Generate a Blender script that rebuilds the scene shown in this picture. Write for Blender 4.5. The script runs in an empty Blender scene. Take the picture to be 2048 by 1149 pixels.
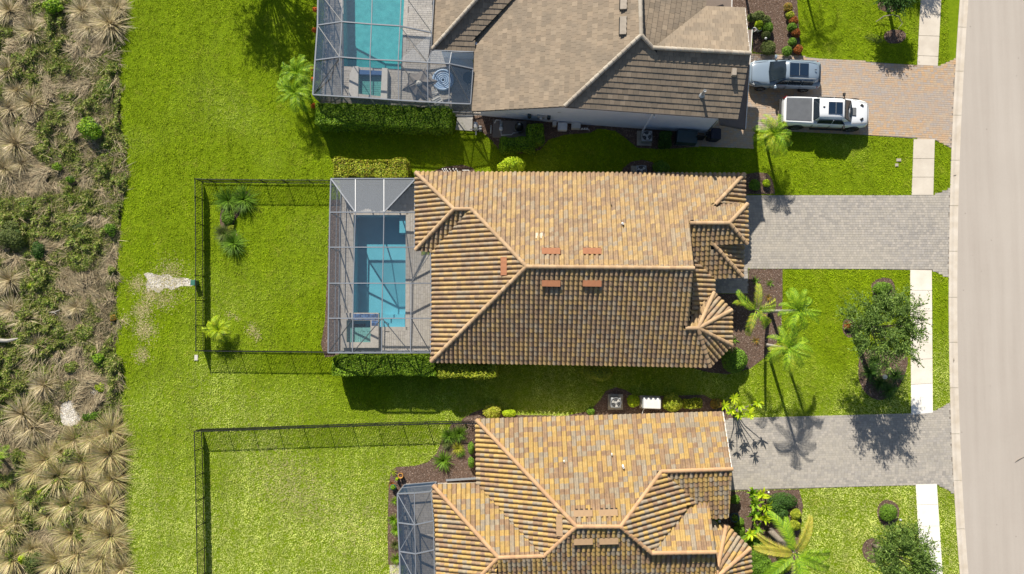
import bpy, bmesh, math, random
import numpy as np
from mathutils import Vector, Matrix
from mathutils.geometry import tessellate_polygon
random.seed(7); RNG = np.random.default_rng(11)
C = bpy.context.scene.collection
SC = bpy.context.scene
# ------------------------------------------------------------------ camera
F_PX, CAM_H, NX, NY = 1400.0, 48.5, 1060.0, 650.0      # focal length in photo pixels, drone height, point straight below
cam_d = bpy.data.cameras.new('camera'); cam = bpy.data.objects.new('camera', cam_d); C.objects.link(cam)
cam_d.sensor_width = 36; cam_d.lens = F_PX/2048*36; cam_d.clip_start = 0.5; cam_d.clip_end = 800
down = Vector(((NX-1024)/F_PX, -(NY-574.5)/F_PX, -1)).normalized()
ROT = down.rotation_difference(Vector((0, 0, -1))).to_matrix()
cam.rotation_euler = ROT.to_euler(); cam.location = (0, 0, CAM_H)
SC.camera = cam
# ------------------------------------------------------------------ sky and sun
EL = math.radians(36.3); SH = Vector((0.31, -0.95, 0)).normalized()
world = bpy.data.worlds.new('World'); SC.world = world; world.use_nodes = True
wn = world.node_tree.nodes; wl = world.node_tree.links
bg = wn['Background']; sky = wn.new('ShaderNodeTexSky'); sky.sky_type = 'NISHITA'; sky.sun_disc = False
sky.sun_elevation = EL; sky.sun_rotation = math.atan2(-SH.x, -SH.y)
wl.new(sky.outputs[0], bg.inputs[0]); bg.inputs[1].default_value = 0.066
sun_d = bpy.data.lights.new('sun', 'SUN'); sun = bpy.data.objects.new('sun', sun_d); C.objects.link(sun)
sun_d.energy = 5.0; sun_d.angle = math.radians(0.53); sun_d.color = (1.0, 0.93, 0.82)
sun.rotation_euler = (SH*math.cos(EL)+Vector((0, 0, -math.sin(EL)))).to_track_quat('-Z', 'Y').to_euler()
sun.location = (0, 0, 60)
SC.view_settings.view_transform = 'Standard'; SC.view_settings.look = 'None'
SC.view_settings.gamma = 1; SC.view_settings.exposure = 0.55; SC.view_settings.use_curve_mapping = False
SC.render.engine = 'CYCLES'
SC.cycles.transparent_max_bounces = 24; SC.cycles.max_bounces = 8
SC.cycles.use_denoising = True

# ------------------------------------------------------------------ helpers
CAM = Vector((0, 0, CAM_H))
def ray(px, py): return ROT @ Vector(((px-1024)/F_PX, -(py-574.5)/F_PX, -1))
def W(px, py, z=0.0):                                  # photo pixel seen at height z -> place in the world
    d = ray(px, py); t = (z-CAM_H)/d.z; return CAM + d*t
def RP(px, py, plane):                                 # photo pixel on a roof plane
    p, n = plane; d = ray(px, py); t = (p-CAM).dot(n)/d.dot(n); return CAM + d*t
def plane3(a, b, c):
    n = (b-a).cross(c-a).normalized(); return (a, n if n.z > 0 else -n)
def slope_plane(a, b, slope, toward):                  # plane through the level line a-b rising toward a point
    e = (b-a); e.z = 0; e.normalize(); u = Vector((-e.y, e.x, 0))
    if (toward-a).dot(u) < 0: u = -u
    return plane3(a, a+e, a+u+Vector((0, 0, slope)))
def xy(pts, z=0.0): return [tuple(W(x, y, z)[:2]) for x, y in pts]

def props(o, label=None, cat=None, group=None, kind=None):
    if label: o['label'] = label
    if cat: o['category'] = cat
    if group: o['group'] = group
    if kind: o['kind'] = kind
    return o
def empty(name, loc=(0, 0, 0), rz=0.0, **k):
    o = bpy.data.objects.new(name, None); C.objects.link(o); o.location = loc; o.rotation_euler = (0, 0, rz)
    o.empty_display_size = 0.2
    return props(o, **k)
def link(name, me, parent=None, mtx=None, **k):
    o = bpy.data.objects.new(name, me); C.objects.link(o)
    if parent is not None: o.parent = parent
    if mtx is not None: o.matrix_local = mtx
    return props(o, **k)
def mesh_np(name, V, Fc, mat=None, smooth=False):
    V = np.asarray(V, dtype=np.float32).reshape(-1, 3); Fc = np.asarray(Fc, dtype=np.int32)
    me = bpy.data.meshes.new(name); nf, k = Fc.shape
    me.vertices.add(len(V)); me.vertices.foreach_set('co', V.ravel())
    me.loops.add(nf*k); me.loops.foreach_set('vertex_index', Fc.ravel())
    me.polygons.add(nf); me.polygons.foreach_set('loop_start', np.arange(0, nf*k, k, dtype=np.int32))
    me.polygons.foreach_set('loop_total', np.full(nf, k, dtype=np.int32))
    me.update(calc_edges=True)
    if mat: me.materials.append(mat)
    me.polygons.foreach_set('use_smooth', np.full(nf, smooth, dtype=bool))
    return me
class MB:
    """collects shapes into one mesh"""
    def __init__(s): s.v = []; s.f = []
    def add(s, V, Fc):
        n = len(s.v); s.v += [tuple(p) for p in V]; s.f += [tuple(i+n for i in f) for f in Fc]; return s
    def box(s, c, d, rz=0.0, taper=1.0):
        cx, cy, cz = c; dx, dy, dz = d[0]/2, d[1]/2, d[2]/2; co, si = math.cos(rz), math.sin(rz); V = []
        for k, t in ((-1, 1), (1, taper)):
            for i, j in ((-1, -1), (1, -1), (1, 1), (-1, 1)):
                x, y = i*dx*t, j*dy*t; V.append((cx+x*co-y*si, cy+x*si+y*co, cz+k*dz))
        return s.add(V, [(3, 2, 1, 0), (4, 5, 6, 7), (0, 1, 5, 4), (1, 2, 6, 5), (2, 3, 7, 6), (3, 0, 4, 7)])
    def beam(s, a, b, w, h=None):
        a, b = Vector(a), Vector(b); h = h or w; d = (b-a).normalized()
        up = Vector((0, 0, 1)) if abs(d.z) < .95 else Vector((1, 0, 0))
        r = d.cross(up).normalized()*w/2; u = r.cross(d).normalized()*h/2
        V = [p+q for p in (a, b) for q in (-r-u, r-u, r+u, -r+u)]
        return s.add(V, [(0, 1, 2, 3), (7, 6, 5, 4), (1, 0, 4, 5), (2, 1, 5, 6), (3, 2, 6, 7), (0, 3, 7, 4)])
    def tube(s, pts, rad, n=8, cap=True):
        pts = [Vector(p) for p in pts]; rad = rad if isinstance(rad, (list, tuple)) else [rad]*len(pts); V = []; Fc = []
        for i, p in enumerate(pts):
            d = (pts[min(i+1, len(pts)-1)]-pts[max(i-1, 0)]).normalized()
            up = Vector((0, 0, 1)) if abs(d.z) < .9 else Vector((1, 0, 0))
            r = d.cross(up).normalized(); u = r.cross(d)
            for k in range(n):
                a = 2*math.pi*k/n; V.append(p+(r*math.cos(a)+u*math.sin(a))*rad[i])
        for i in range(len(pts)-1):
            for k in range(n): Fc.append((i*n+k, i*n+(k+1) % n, (i+1)*n+(k+1) % n, (i+1)*n+k))
        if cap: Fc.append(tuple(range(n-1, -1, -1))); Fc.append(tuple(range((len(pts)-1)*n, len(pts)*n)))
        return s.add(V, Fc)
    def prism(s, poly, z0, z1):
        n = len(poly); V = [(p[0], p[1], z0) for p in poly]+[(p[0], p[1], z1) for p in poly]
        t = tessellate_polygon([[Vector((p[0], p[1], 0)) for p in poly]])
        Fc = [tuple(x+n for x in f) for f in t]+[tuple(reversed(f)) for f in t]+[(i, (i+1) % n, (i+1) % n+n, i+n) for i in range(n)]
        return s.add(V, Fc)
    def lathe(s, c, prof, n=16):                       # profile (radius, height)
        c = Vector(c); V = []; Fc = []
        for r, z in prof:
            for k in range(n): a = 2*math.pi*k/n; V.append(c+Vector((r*math.cos(a), r*math.sin(a), z)))
        for i in range(len(prof)-1):
            for k in range(n): Fc.append((i*n+k, i*n+(k+1) % n, (i+1)*n+(k+1) % n, (i+1)*n+k))
        Fc.append(tuple(range(n-1, -1, -1))); Fc.append(tuple(range((len(prof)-1)*n, len(prof)*n)))
        return s.add(V, Fc)
    def torus(s, c, R, r, n=32, m=8, sz=1.0):
        V = []; Fc = []
        for i in range(n):
            for j in range(m):
                a, b = 2*math.pi*i/n, 2*math.pi*j/m
                V.append((c[0]+(R+r*math.cos(b))*math.cos(a), c[1]+(R+r*math.cos(b))*math.sin(a), c[2]+r*sz*math.sin(b)))
        for i in range(n):
            for j in range(m): Fc.append((i*m+j, ((i+1) % n)*m+j, ((i+1) % n)*m+(j+1) % m, i*m+(j+1) % m))
        return s.add(V, Fc)
    def mesh(s, name, mat, smooth=False, fix=True):
        me = bpy.data.meshes.new(name); me.from_pydata(s.v, [], s.f)
        if fix and len(s.f) < 60000:
            bm = bmesh.new(); bm.from_mesh(me); bmesh.ops.recalc_face_normals(bm, faces=bm.faces); bm.to_mesh(me); bm.free()
        me.materials.append(mat)
        if smooth: me.polygons.foreach_set('use_smooth', [True]*len(me.polygons))
        me.update(); return me
    def obj(s, name, mat, parent=None, smooth=False, bevel=0, **k):
        o = link(name, s.mesh(name, mat, smooth), parent, **k)
        if bevel:
            m = o.modifiers.new('b', 'BEVEL'); m.width = bevel; m.segments = 2; m.limit_method = 'ANGLE'
        return o
def flat(name, poly, z, mat, holes=(), parent=None, **k):   # a level sheet, world xy polygon with holes
    loops = [[Vector((p[0], p[1], 0)) for p in poly]]+[[Vector((p[0], p[1], 0)) for p in h] for h in holes]
    t = tessellate_polygon(loops); V = [(p.x, p.y, z) for l in loops for p in l]
    Fc = []
    for f in t:
        a, b, c = (Vector(V[i]) for i in f)
        Fc.append(f if (b-a).cross(c-a).z > 0 else f[::-1])
    me = bpy.data.meshes.new(name); me.from_pydata(V, [], Fc); me.materials.append(mat); me.update()
    return link(name, me, parent, **k)
def inpoly(P, poly):
    x, y = P[:, 0], P[:, 1]; r = np.zeros(len(P), bool); n = len(poly); j = n-1
    for i in range(n):
        xi, yi = poly[i][0], poly[i][1]; xj, yj = poly[j][0], poly[j][1]
        c = ((yi > y) != (yj > y)) & (x < (xj-xi)*(y-yi)/((yj-yi) if yj != yi else 1e-9)+xi)
        r ^= c; j = i
    return r
def smooth_poly(pts, n=4):                              # Catmull-Rom closed outline
    o = []; m = len(pts)
    for i in range(m):
        p0, p1, p2, p3 = (np.array(pts[(i+k-1) % m], float) for k in range(4))
        for k in range(n):
            t = k/n; o.append(tuple(0.5*(2*p1+(p2-p0)*t+(2*p0-5*p1+4*p2-p3)*t*t+(3*p1-p0-3*p2+p3)*t**3)))
    return o

# ------------------------------------------------------------------ materials
def new_mat(name):
    m = bpy.data.materials.new(name); m.use_nodes = True; n = m.node_tree.nodes; n.clear()
    out = n.new('ShaderNodeOutputMaterial'); b = n.new('ShaderNodeBsdfPrincipled'); m.node_tree.links.new(b.outputs[0], out.inputs[0])
    return m, n, m.node_tree.links, b, out
def ramp(n, l, src, stops, const=False):
    r = n.new('ShaderNodeValToRGB'); e = r.color_ramp; e.interpolation = 'CONSTANT' if const else 'LINEAR'
    while len(e.elements) < len(stops): e.elements.new(0.5)
    for el, (p, c) in zip(e.elements, stops): el.position = p; el.color = (*c, 1)
    l.new(src, r.inputs[0]); return r.outputs[0]
def coords(n, l, space='obj', scale=(1, 1, 1)):
    if space == 'world': s = n.new('ShaderNodeNewGeometry').outputs['Position']
    else: s = n.new('ShaderNodeTexCoord').outputs['Object']
    m = n.new('ShaderNodeMapping'); m.inputs['Scale'].default_value = scale; l.new(s, m.inputs[0]); return m.outputs[0]
def noise(n, l, vec, scale, detail=4, rough=.55, dist=0):
    t = n.new('ShaderNodeTexNoise'); t.inputs['Scale'].default_value = scale; t.inputs['Detail'].default_value = detail
    t.inputs['Roughness'].default_value = rough; t.inputs['Distortion'].default_value = dist; l.new(vec, t.inputs['Vector']); return t.outputs[0]
def mix(n, l, f, a, b, mode='MIX'):
    m = n.new('ShaderNodeMix'); m.data_type = 'RGBA'; m.blend_type = mode
    for s, v in ((m.inputs[0], f), (m.inputs[6], a), (m.inputs[7], b)):
        if isinstance(v, (int, float)): s.default_value = v
        elif isinstance(v, tuple): s.default_value = (*v, 1)
        else: l.new(v, s)
    return m.outputs[2]
def bumpn(n, l, b, h, strength, dist=.02):
    k = n.new('ShaderNodeBump'); k.inputs['Strength'].default_value = strength; k.inputs['Distance'].default_value = dist
    l.new(h, k.inputs['Height']); l.new(k.outputs[0], b.inputs['Normal'])
def rnd(n, l, seed=0.0):                                # one random number per loose piece, also between objects
    g = n.new('ShaderNodeNewGeometry'); o = n.new('ShaderNodeObjectInfo'); a = n.new('ShaderNodeMath'); a.operation = 'ADD'
    l.new(g.outputs['Random Per Island'], a.inputs[0]); l.new(o.outputs['Random'], a.inputs[1])
    w = n.new('ShaderNodeTexWhiteNoise'); w.noise_dimensions = '1D'; c = n.new('ShaderNodeMath'); c.operation = 'ADD'; c.inputs[1].default_value = seed
    l.new(a.outputs[0], c.inputs[0]); l.new(c.outputs[0], w.inputs['W']); return w.outputs['Value']
def simple(name, col, rough=.6, col2=None, scale=3.0, metal=0.0, bump=0.0, bscale=None, spec=.5, space='obj', stretch=(1, 1, 1), coat=0):
    m, n, l, b, o = new_mat(name); b.inputs['Roughness'].default_value = rough; b.inputs['Metallic'].default_value = metal
    b.inputs['Specular IOR Level'].default_value = spec; b.inputs['Coat Weight'].default_value = coat
    v = coords(n, l, space, stretch); col2 = col2 or tuple(c*.82 for c in col)
    t = noise(n, l, v, scale, 5); l.new(ramp(n, l, t, [(.3, col), (.7, col2)]), b.inputs['Base Color'])
    if bump: bumpn(n, l, b, noise(n, l, v, bscale or scale*8, 3), bump)
    return m
def island(name, cols, rough=.8, spec=.3, streak=None, const=True, trans=0.0, vary=.25, world_tint=None, two=False):
    """colour picked per loose piece; cols = list of colours"""
    m, n, l, b, o = new_mat(name); b.inputs['Roughness'].default_value = rough; b.inputs['Specular IOR Level'].default_value = spec
    k = len(cols); c = ramp(n, l, rnd(n, l), [(i/k, q) for i, q in enumerate(cols)], const)
    r2 = rnd(n, l, 7.7); mr = n.new('ShaderNodeMapRange'); mr.inputs[3].default_value = 1-vary; mr.inputs[4].default_value = 1+vary; l.new(r2, mr.inputs[0])
    c = mix(n, l, 1.0, c, mr.outputs[0], 'MULTIPLY')
    if streak:
        s, f, cc = streak; t = noise(n, l, coords(n, l, 'world', (.35, 1, 1)) if 'paver' in name else coords(n, l, 'world'), s, 5, .65)
        mm = n.new('ShaderNodeMapRange'); mm.inputs[1].default_value = .42; mm.inputs[2].default_value = .68; mm.inputs[4].default_value = f; l.new(t, mm.inputs[0])
        c = mix(n, l, mm.outputs[0], c, cc)
    if world_tint:
        s, cc, f = world_tint; t = noise(n, l, coords(n, l, 'world'), s, 4, .6)
        mm = n.new('ShaderNodeMapRange'); mm.inputs[1].default_value = .4; mm.inputs[2].default_value = .62; mm.inputs[4].default_value = f; l.new(t, mm.inputs[0])
        c = mix(n, l, mm.outputs[0], c, cc, 'MULTIPLY')
    l.new(c, b.inputs['Base Color'])
    if trans:
        tr = n.new('ShaderNodeBsdfTranslucent'); l.new(c, tr.inputs[0]); ms = n.new('ShaderNodeMixShader'); ms.inputs[0].default_value = trans
        l.new(b.outputs[0], ms.inputs[1]); l.new(tr.outputs[0], ms.inputs[2]); l.new(ms.outputs[0], o.inputs[0])
    return m
G = {}
def pale_yards(n, l):                                   # how dry the lawn is: paler towards the lower back yard, sparse streaks elsewhere
    v = coords(n, l, 'world'); t = noise(n, l, v, .11, 3, .5, .3); s = n.new('ShaderNodeSeparateXYZ'); l.new(v, s.inputs[0])
    mr = n.new('ShaderNodeMapRange'); mr.inputs[1].default_value = 2; mr.inputs[2].default_value = -14; mr.inputs[3].default_value = -.14; mr.inputs[4].default_value = .38; l.new(s.outputs[1], mr.inputs[0])
    a = n.new('ShaderNodeMath'); a.operation = 'ADD'; l.new(t, a.inputs[0]); l.new(mr.outputs[0], a.inputs[1])
    k = n.new('ShaderNodeMapRange'); k.inputs[1].default_value = .42; k.inputs[2].default_value = .85; l.new(a.outputs[0], k.inputs[0]); return k.outputs[0]
def blade_mat():
    m, n, l, b, o = new_mat('lawn_blades'); b.inputs['Roughness'].default_value = .7; b.inputs['Specular IOR Level'].default_value = .2
    c = ramp(n, l, rnd(n, l), [(0, (.33, .46, .004)), (.4, (.38, .50, .005)), (.75, (.28, .42, .004)), (1, (.43, .52, .012))])
    c = mix(n, l, pale_yards(n, l), c, (.74, .80, .24))
    t = noise(n, l, coords(n, l, 'world'), 3.2, 4, .65); mm = n.new('ShaderNodeMapRange'); mm.inputs[1].default_value = .36; mm.inputs[2].default_value = .6; mm.inputs[3].default_value = .78; mm.inputs[4].default_value = 1.12; l.new(t, mm.inputs[0])
    c = mix(n, l, 1, c, mm.outputs[0], 'MULTIPLY'); wv = n.new('ShaderNodeTexWave'); wv.inputs['Scale'].default_value = .28; wv.inputs['Distortion'].default_value = 1.2; wv.inputs['Detail Scale'].default_value = .4; l.new(coords(n, l, 'world'), wv.inputs['Vector'])
    m3 = n.new('ShaderNodeMapRange'); m3.inputs[3].default_value = .90; m3.inputs[4].default_value = 1.08; l.new(wv.outputs[1], m3.inputs[0]); c = mix(n, l, 1, c, m3.outputs[0], 'MULTIPLY')   # mower passes
    br = noise(n, l, coords(n, l, 'world'), .45, 3, .5); m4 = n.new('ShaderNodeMapRange'); m4.inputs[1].default_value = .35; m4.inputs[2].default_value = .65; m4.inputs[3].default_value = .78; m4.inputs[4].default_value = 1.1; l.new(br, m4.inputs[0]); c = mix(n, l, 1, c, m4.outputs[0], 'MULTIPLY')
    l.new(c, b.inputs['Base Color'])
    dp = noise(n, l, coords(n, l, 'world'), .9, 5, .7, .4); m5 = n.new('ShaderNodeMapRange'); m5.inputs[1].default_value = .53; m5.inputs[2].default_value = .72; m5.inputs[4].default_value = .55; l.new(dp, m5.inputs[0]); c = mix(n, l, m5.outputs[0], c, (.52, .46, .10)); l.new(c, b.inputs['Base Color'])
    tr = n.new('ShaderNodeBsdfTranslucent'); l.new(c, tr.inputs[0]); ms = n.new('ShaderNodeMixShader'); ms.inputs[0].default_value = .2
    l.new(b.outputs[0], ms.inputs[1]); l.new(tr.outputs[0], ms.inputs[2]); l.new(ms.outputs[0], o.inputs[0]); return m
G['blade'] = blade_mat()
def lawn_mat():
    m, n, l, b, o = new_mat('lawn'); v = coords(n, l, 'world'); b.inputs['Roughness'].default_value = .95; b.inputs['Specular IOR Level'].default_value = .1
    c = ramp(n, l, noise(n, l, v, 3.5, 6, .7), [(.3, (.12, .19, .004)), (.55, (.17, .25, .006)), (.75, (.23, .29, .012))])
    l.new(c, b.inputs['Base Color']); bumpn(n, l, b, noise(n, l, v, 30, 3), .8, .05); return m
G['lawn'] = lawn_mat()
G['far'] = simple('rough_pasture', (.09, .13, .02), .95, (.13, .13, .05), .15, space='world', bump=.4, bscale=8)
def soil_mat():
    m, n, l, b, o = new_mat('meadow_soil'); v = coords(n, l, 'world'); b.inputs['Roughness'].default_value = .95; b.inputs['Specular IOR Level'].default_value = .1
    c = ramp(n, l, noise(n, l, v, .8, 8, .7, .5), [(.3, (.03, .028, .012)), (.45, (.07, .07, .03)), (.58, (.14, .115, .07)), (.72, (.05, .07, .018))])
    l.new(c, b.inputs['Base Color']); bumpn(n, l, b, noise(n, l, v, 14, 5), 1, .1); return m
G['soil'] = soil_mat()
G['mulch'] = simple('mulch_ground', (.085, .055, .04), .95, (.16, .11, .085), 9, bump=1, bscale=25, spec=.1, space='world')
G['chip'] = island('mulch_chips', [(.16, .11, .08), (.27, .20, .16), (.08, .055, .04), (.38, .30, .25), (.20, .12, .08)], .9, .1, vary=.3)
G['sand'] = island('pale_rubble', [(.74, .72, .68), (.6, .57, .52), (.82, .8, .77), (.4, .36, .3)], .95, .1)
G['sandbase'] = simple('pale_sand', (.72, .69, .63), .95, (.40, .35, .25), 2.5, bump=.8, bscale=18, space='world')
def road_mat():
    m, n, l, b, o = new_mat('street_concrete'); v = coords(n, l, 'world'); b.inputs['Roughness'].default_value = .9; b.inputs['Specular IOR Level'].default_value = .25
    c = ramp(n, l, noise(n, l, v, .25, 8, .62), [(.3, (.385, .34, .295)), (.7, (.45, .405, .355))])
    c = mix(n, l, .25, c, ramp(n, l, noise(n, l, v, 45, 2), [(.35, (.25, .22, .19)), (.65, (.6, .55, .5))]))
    c = mix(n, l, .5, c, ramp(n, l, noise(n, l, coords(n, l, 'world', (1, .04, 1)), 1.1, 4, .6), [(.38, (.38, .335, .29)), (.62, (.455, .41, .36))]))
    sp = n.new('ShaderNodeTexVoronoi'); sp.inputs['Scale'].default_value = .8; l.new(v, sp.inputs['Vector'])
    mm = n.new('ShaderNodeMapRange'); mm.inputs[1].default_value = .02; mm.inputs[2].default_value = .05; mm.inputs[3].default_value = .5; mm.inputs[4].default_value = 0; l.new(sp.outputs['Distance'], mm.inputs[0])
    c = mix(n, l, mm.outputs[0], c, (.16, .14, .12)); l.new(c, b.inputs['Base Color']); bumpn(n, l, b, noise(n, l, v, 60, 2), .25, .01); return m
G['road'] = road_mat()
G['kerb'] = simple('kerb_concrete', (.62, .56, .48), .85, (.5, .43, .34), 1.2, bump=.2, space='world')
G['slab_mid'] = simple('light_pavement_concrete', (.76, .70, .61), .85, (.64, .58, .48), 1.0, bump=.2, space='world')
G['slab'] = simple('pavement_concrete', (.62, .56, .47), .85, (.52, .46, .38), 1.0, bump=.2, space='world')
G['slab_new'] = simple('bright_pavement_concrete', (.86, .82, .75), .8, (.76, .72, .65), 1.5, bump=.15, space='world')
G['joint'] = simple('paver_joint_sand', (.19, .17, .145), .95, (.24, .21, .18), 4, space='world')
G['paver_tan'] = island('tan_pavers', [(.47, .33, .21), (.50, .33, .19), (.43, .33, .24), (.40, .335, .28), (.48, .36, .24)], .85, .25, vary=.05, streak=(.3, .75, (.36, .33, .31)))
G['paver_grey'] = island('grey_pavers', [(.35, .325, .29), (.385, .355, .31), (.31, .29, .265), (.36, .335, .305), (.41, .375, .33)], .85, .25, vary=.07, streak=(.3, .5, (.44, .40, .33)))
G['deck'] = island('pool_deck_pavers', [(.50, .46, .40), (.53, .49, .44), (.46, .42, .37), (.51, .47, .41)], .8, .3, vary=.05, streak=(1.2, .4, (.3, .27, .23)))
G['coping'] = simple('travertine_coping', (.52, .48, .42), .7, (.4, .36, .31), 5, bump=.2, space='world')
def tile_mat(name, cols, streakcol):
    m, n, l, b, o = new_mat(name); b.inputs['Roughness'].default_value = .78; b.inputs['Specular IOR Level'].default_value = .3
    k = len(cols); c = ramp(n, l, rnd(n, l), [(i/k, q) for i, q in enumerate(cols)], True)
    r2 = rnd(n, l, 3.3); mr = n.new('ShaderNodeMapRange'); mr.inputs[3].default_value = .86; mr.inputs[4].default_value = 1.12; l.new(r2, mr.inputs[0])
    c = mix(n, l, 1, c, mr.outputs[0], 'MULTIPLY')
    c = mix(n, l, .45, c, ramp(n, l, noise(n, l, coords(n, l, 'world', (1, 1, 1)), 5.5, 6, .7), [(.36, streakcol), (.62, (.43, .30, .15))]))
    dirt = ramp(n, l, noise(n, l, coords(n, l, 'world'), 16, 4, .7), [(.3, (.55, .52, .5)), (.48, (1, 1, 1))]); c = mix(n, l, .6, c, dirt, 'MULTIPLY')
    l.new(c, b.inputs['Base Color']); bumpn(n, l, b, noise(n, l, coords(n, l, 'world'), 40, 3), .3, .01); return m
G['tile_mid'] = tile_mat('weathered_barrel_tile', [(.48, .32, .13), (.32, .215, .14), (.51, .36, .155), (.35, .30, .225), (.41, .285, .155), (.27, .19, .135)], (.17, .12, .085))
G['tile_low'] = tile_mat('ochre_barrel_tile', [(.53, .345, .08), (.30, .19, .12), (.55, .38, .11), (.31, .285, .225), (.26, .16, .10), (.46, .29, .09), (.34, .31, .245)], (.2, .14, .1))
G['tile_top'] = island('taupe_flat_tile', [(.285, .225, .16), (.31, .245, .175), (.26, .205, .148), (.295, .23, .163), (.235, .187, .135)], .82, .3, vary=.09, streak=(.9, .75, (.20, .165, .125)))
G['cap_mid'] = island('tan_ridge_tile', [(.46, .315, .18), (.40, .27, .155), (.49, .34, .20)], .8, .3, vary=.08, streak=(3, .5, (.36, .25, .15)))
G['cap_low'] = island('clay_ridge_tile', [(.50, .31, .165), (.46, .28, .155), (.52, .33, .18)], .8, .3, vary=.06, streak=(3, .3, (.4, .26, .15)))
G['cap_top'] = island('taupe_ridge_tile', [(.40, .35, .28), (.36, .31, .25), (.44, .39, .32)], .8, .3, vary=.06)
G['pale_tile'] = simple('pale_new_tile', (.66, .56, .42), .8)
G['under'] = simple('roof_underlay', (.05, .04, .035), .9)
G['stucco'] = simple('pale_stucco', (.74, .79, .86), .9, (.68, .73, .80), 2, bump=.3, bscale=40)
G['stucco_tan'] = simple('tan_stucco', (.5, .43, .33), .9, bump=.3, bscale=40)
G['fascia'] = simple('white_fascia', (.7, .68, .64), .6)
G['gutter'] = simple('dark_gutter', (.10, .09, .085), .5)
G['canopy'] = simple('brown_canopy_roof', (.17, .13, .105), .8, (.2, .155, .125), 2)
G['garage'] = simple('garage_door_paint', (.6, .57, .5), .5)
G['vent_red'] = simple('terracotta_vent', (.40, .165, .075), .75, (.34, .145, .07), 6)
G['vent_tan'] = simple('tan_vent', (.44, .29, .16), .75, (.40, .26, .145), 6)
G['vent_top'] = simple('taupe_vent', (.36, .31, .25), .75)
G['black'] = simple('black_metal', (.02, .02, .022), .45, spec=.5)
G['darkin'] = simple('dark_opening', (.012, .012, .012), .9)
G['alu'] = simple('bronze_grey_aluminium', (.22, .24, .27), .4, (.19, .21, .24), 4, spec=.5)
G['alu_d'] = simple('dark_bronze_aluminium', (.07, .08, .09), .45)
G['white'] = simple('white_plastic', (.75, .75, .73), .45)
G['cream'] = simple('cream_steel', (.62, .6, .54), .45)
G['greym'] = simple('grey_steel', (.4, .42, .43), .4, metal=.3)
G['padc'] = simple('concrete_pad', (.42, .38, .3), .9, (.32, .29, .23), 6, bump=.3)
G['teal'] = simple('dark_teal_plastic', (.04, .075, .085), .5)
G['greenbox'] = simple('green_utility_plastic', (.035, .16, .11), .5)
def screen_mat(name, base, col, top=.85):
    m, n, l, b, o = new_mat(name); b.inputs['Base Color'].default_value = (*col, 1); b.inputs['Roughness'].default_value = .55
    lw = n.new('ShaderNodeLayerWeight'); lw.inputs[0].default_value = .5; tr = n.new('ShaderNodeBsdfTransparent'); ms = n.new('ShaderNodeMixShader')
    mr = n.new('ShaderNodeMapRange'); mr.inputs[3].default_value = base; mr.inputs[4].default_value = top; l.new(lw.outputs['Facing'], mr.inputs[0])
    t = noise(n, l, coords(n, l, 'world'), 1.5, 5, .7); ad = n.new('ShaderNodeMath'); ad.operation = 'MULTIPLY_ADD'; ad.inputs[1].default_value = .06; l.new(t, ad.inputs[0]); l.new(mr.outputs[0], ad.inputs[2])
    l.new(ad.outputs[0], ms.inputs[0]); l.new(tr.outputs[0], ms.inputs[1]); l.new(b.outputs[0], ms.inputs[2]); l.new(ms.outputs[0], o.inputs[0]); return m
G['screen'] = screen_mat('insect_screen', .12, (.11, .14, .18), .42)
G['screen_wall'] = screen_mat('dense_insect_screen', .14, (.05, .055, .08), .5)
G['screen_pale'] = screen_mat('dusty_insect_screen', .42, (.10, .125, .16), .8)
G['screen_blue'] = screen_mat('blue_grey_insect_screen', .24, (.045, .09, .16), .55)
G['screen_blue_deep'] = screen_mat('dense_dark_blue_screen', .5, (.02, .045, .085), .8)  # denser, darker blue mesh for the lowest cage
G['screen_blue_wall'] = screen_mat('dense_blue_grey_screen', .24, (.018, .05, .10), .8)
def water_mat(name, tint):
    m, n, l, b, o = new_mat(name); tr = n.new('ShaderNodeBsdfTransparent'); tr.inputs[0].default_value = (*tint, 1)
    gl = n.new('ShaderNodeBsdfGlossy'); gl.inputs['Roughness'].default_value = .04; fr = n.new('ShaderNodeLayerWeight'); fr.inputs[0].default_value = .5; pw = n.new('ShaderNodeMath'); pw.operation = 'POWER'; pw.inputs[1].default_value = 4; l.new(fr.outputs['Facing'], pw.inputs[0]); ml = n.new('ShaderNodeMath'); ml.operation = 'MULTIPLY_ADD'; ml.inputs[1].default_value = .6; ml.inputs[2].default_value = .02; l.new(pw.outputs[0], ml.inputs[0])
    bp = n.new('ShaderNodeBump'); bp.inputs['Strength'].default_value = .35; bp.inputs['Distance'].default_value = .04; l.new(noise(n, l, coords(n, l, 'world'), 5, 4, .6, .8), bp.inputs['Height'])
    l.new(bp.outputs[0], gl.inputs['Normal'])
    ms = n.new('ShaderNodeMixShader'); l.new(ml.outputs[0], ms.inputs[0]); l.new(tr.outputs[0], ms.inputs[1]); l.new(gl.outputs[0], ms.inputs[2]); l.new(ms.outputs[0], o.inputs[0]); return m
G['water'] = water_mat('pool_water', (.58, .92, .96))
G['water2'] = water_mat('bright_pool_water', (.5, .93, .95))
G['plaster'] = simple('pool_plaster', (.36, .52, .60), .8, (.31, .47, .55), 1.5, space='world')
G['plaster2'] = simple('mottled_aqua_pool_plaster', (.12, .30, .32), .8, (.22, .42, .43), 2.6, space='world', bump=.0)  # mottled by noise between a darker and a lighter aqua
G['mosaic'] = island('blue_mosaic', [(.05, .12, .28), (.09, .19, .4), (.03, .08, .2)], .3, .5)
LEAF = {}
def leaf(name, cols, trans=.3, rough=.6, vary=.25, spec=.35):
    LEAF[name] = island(name+'_leaf', cols, rough, spec, const=False, trans=trans, vary=vary); return LEAF[name]
leaf('oak', [(.10, .18, .025), (.16, .27, .04), (.26, .37, .08), (.07, .13, .02)])
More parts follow.
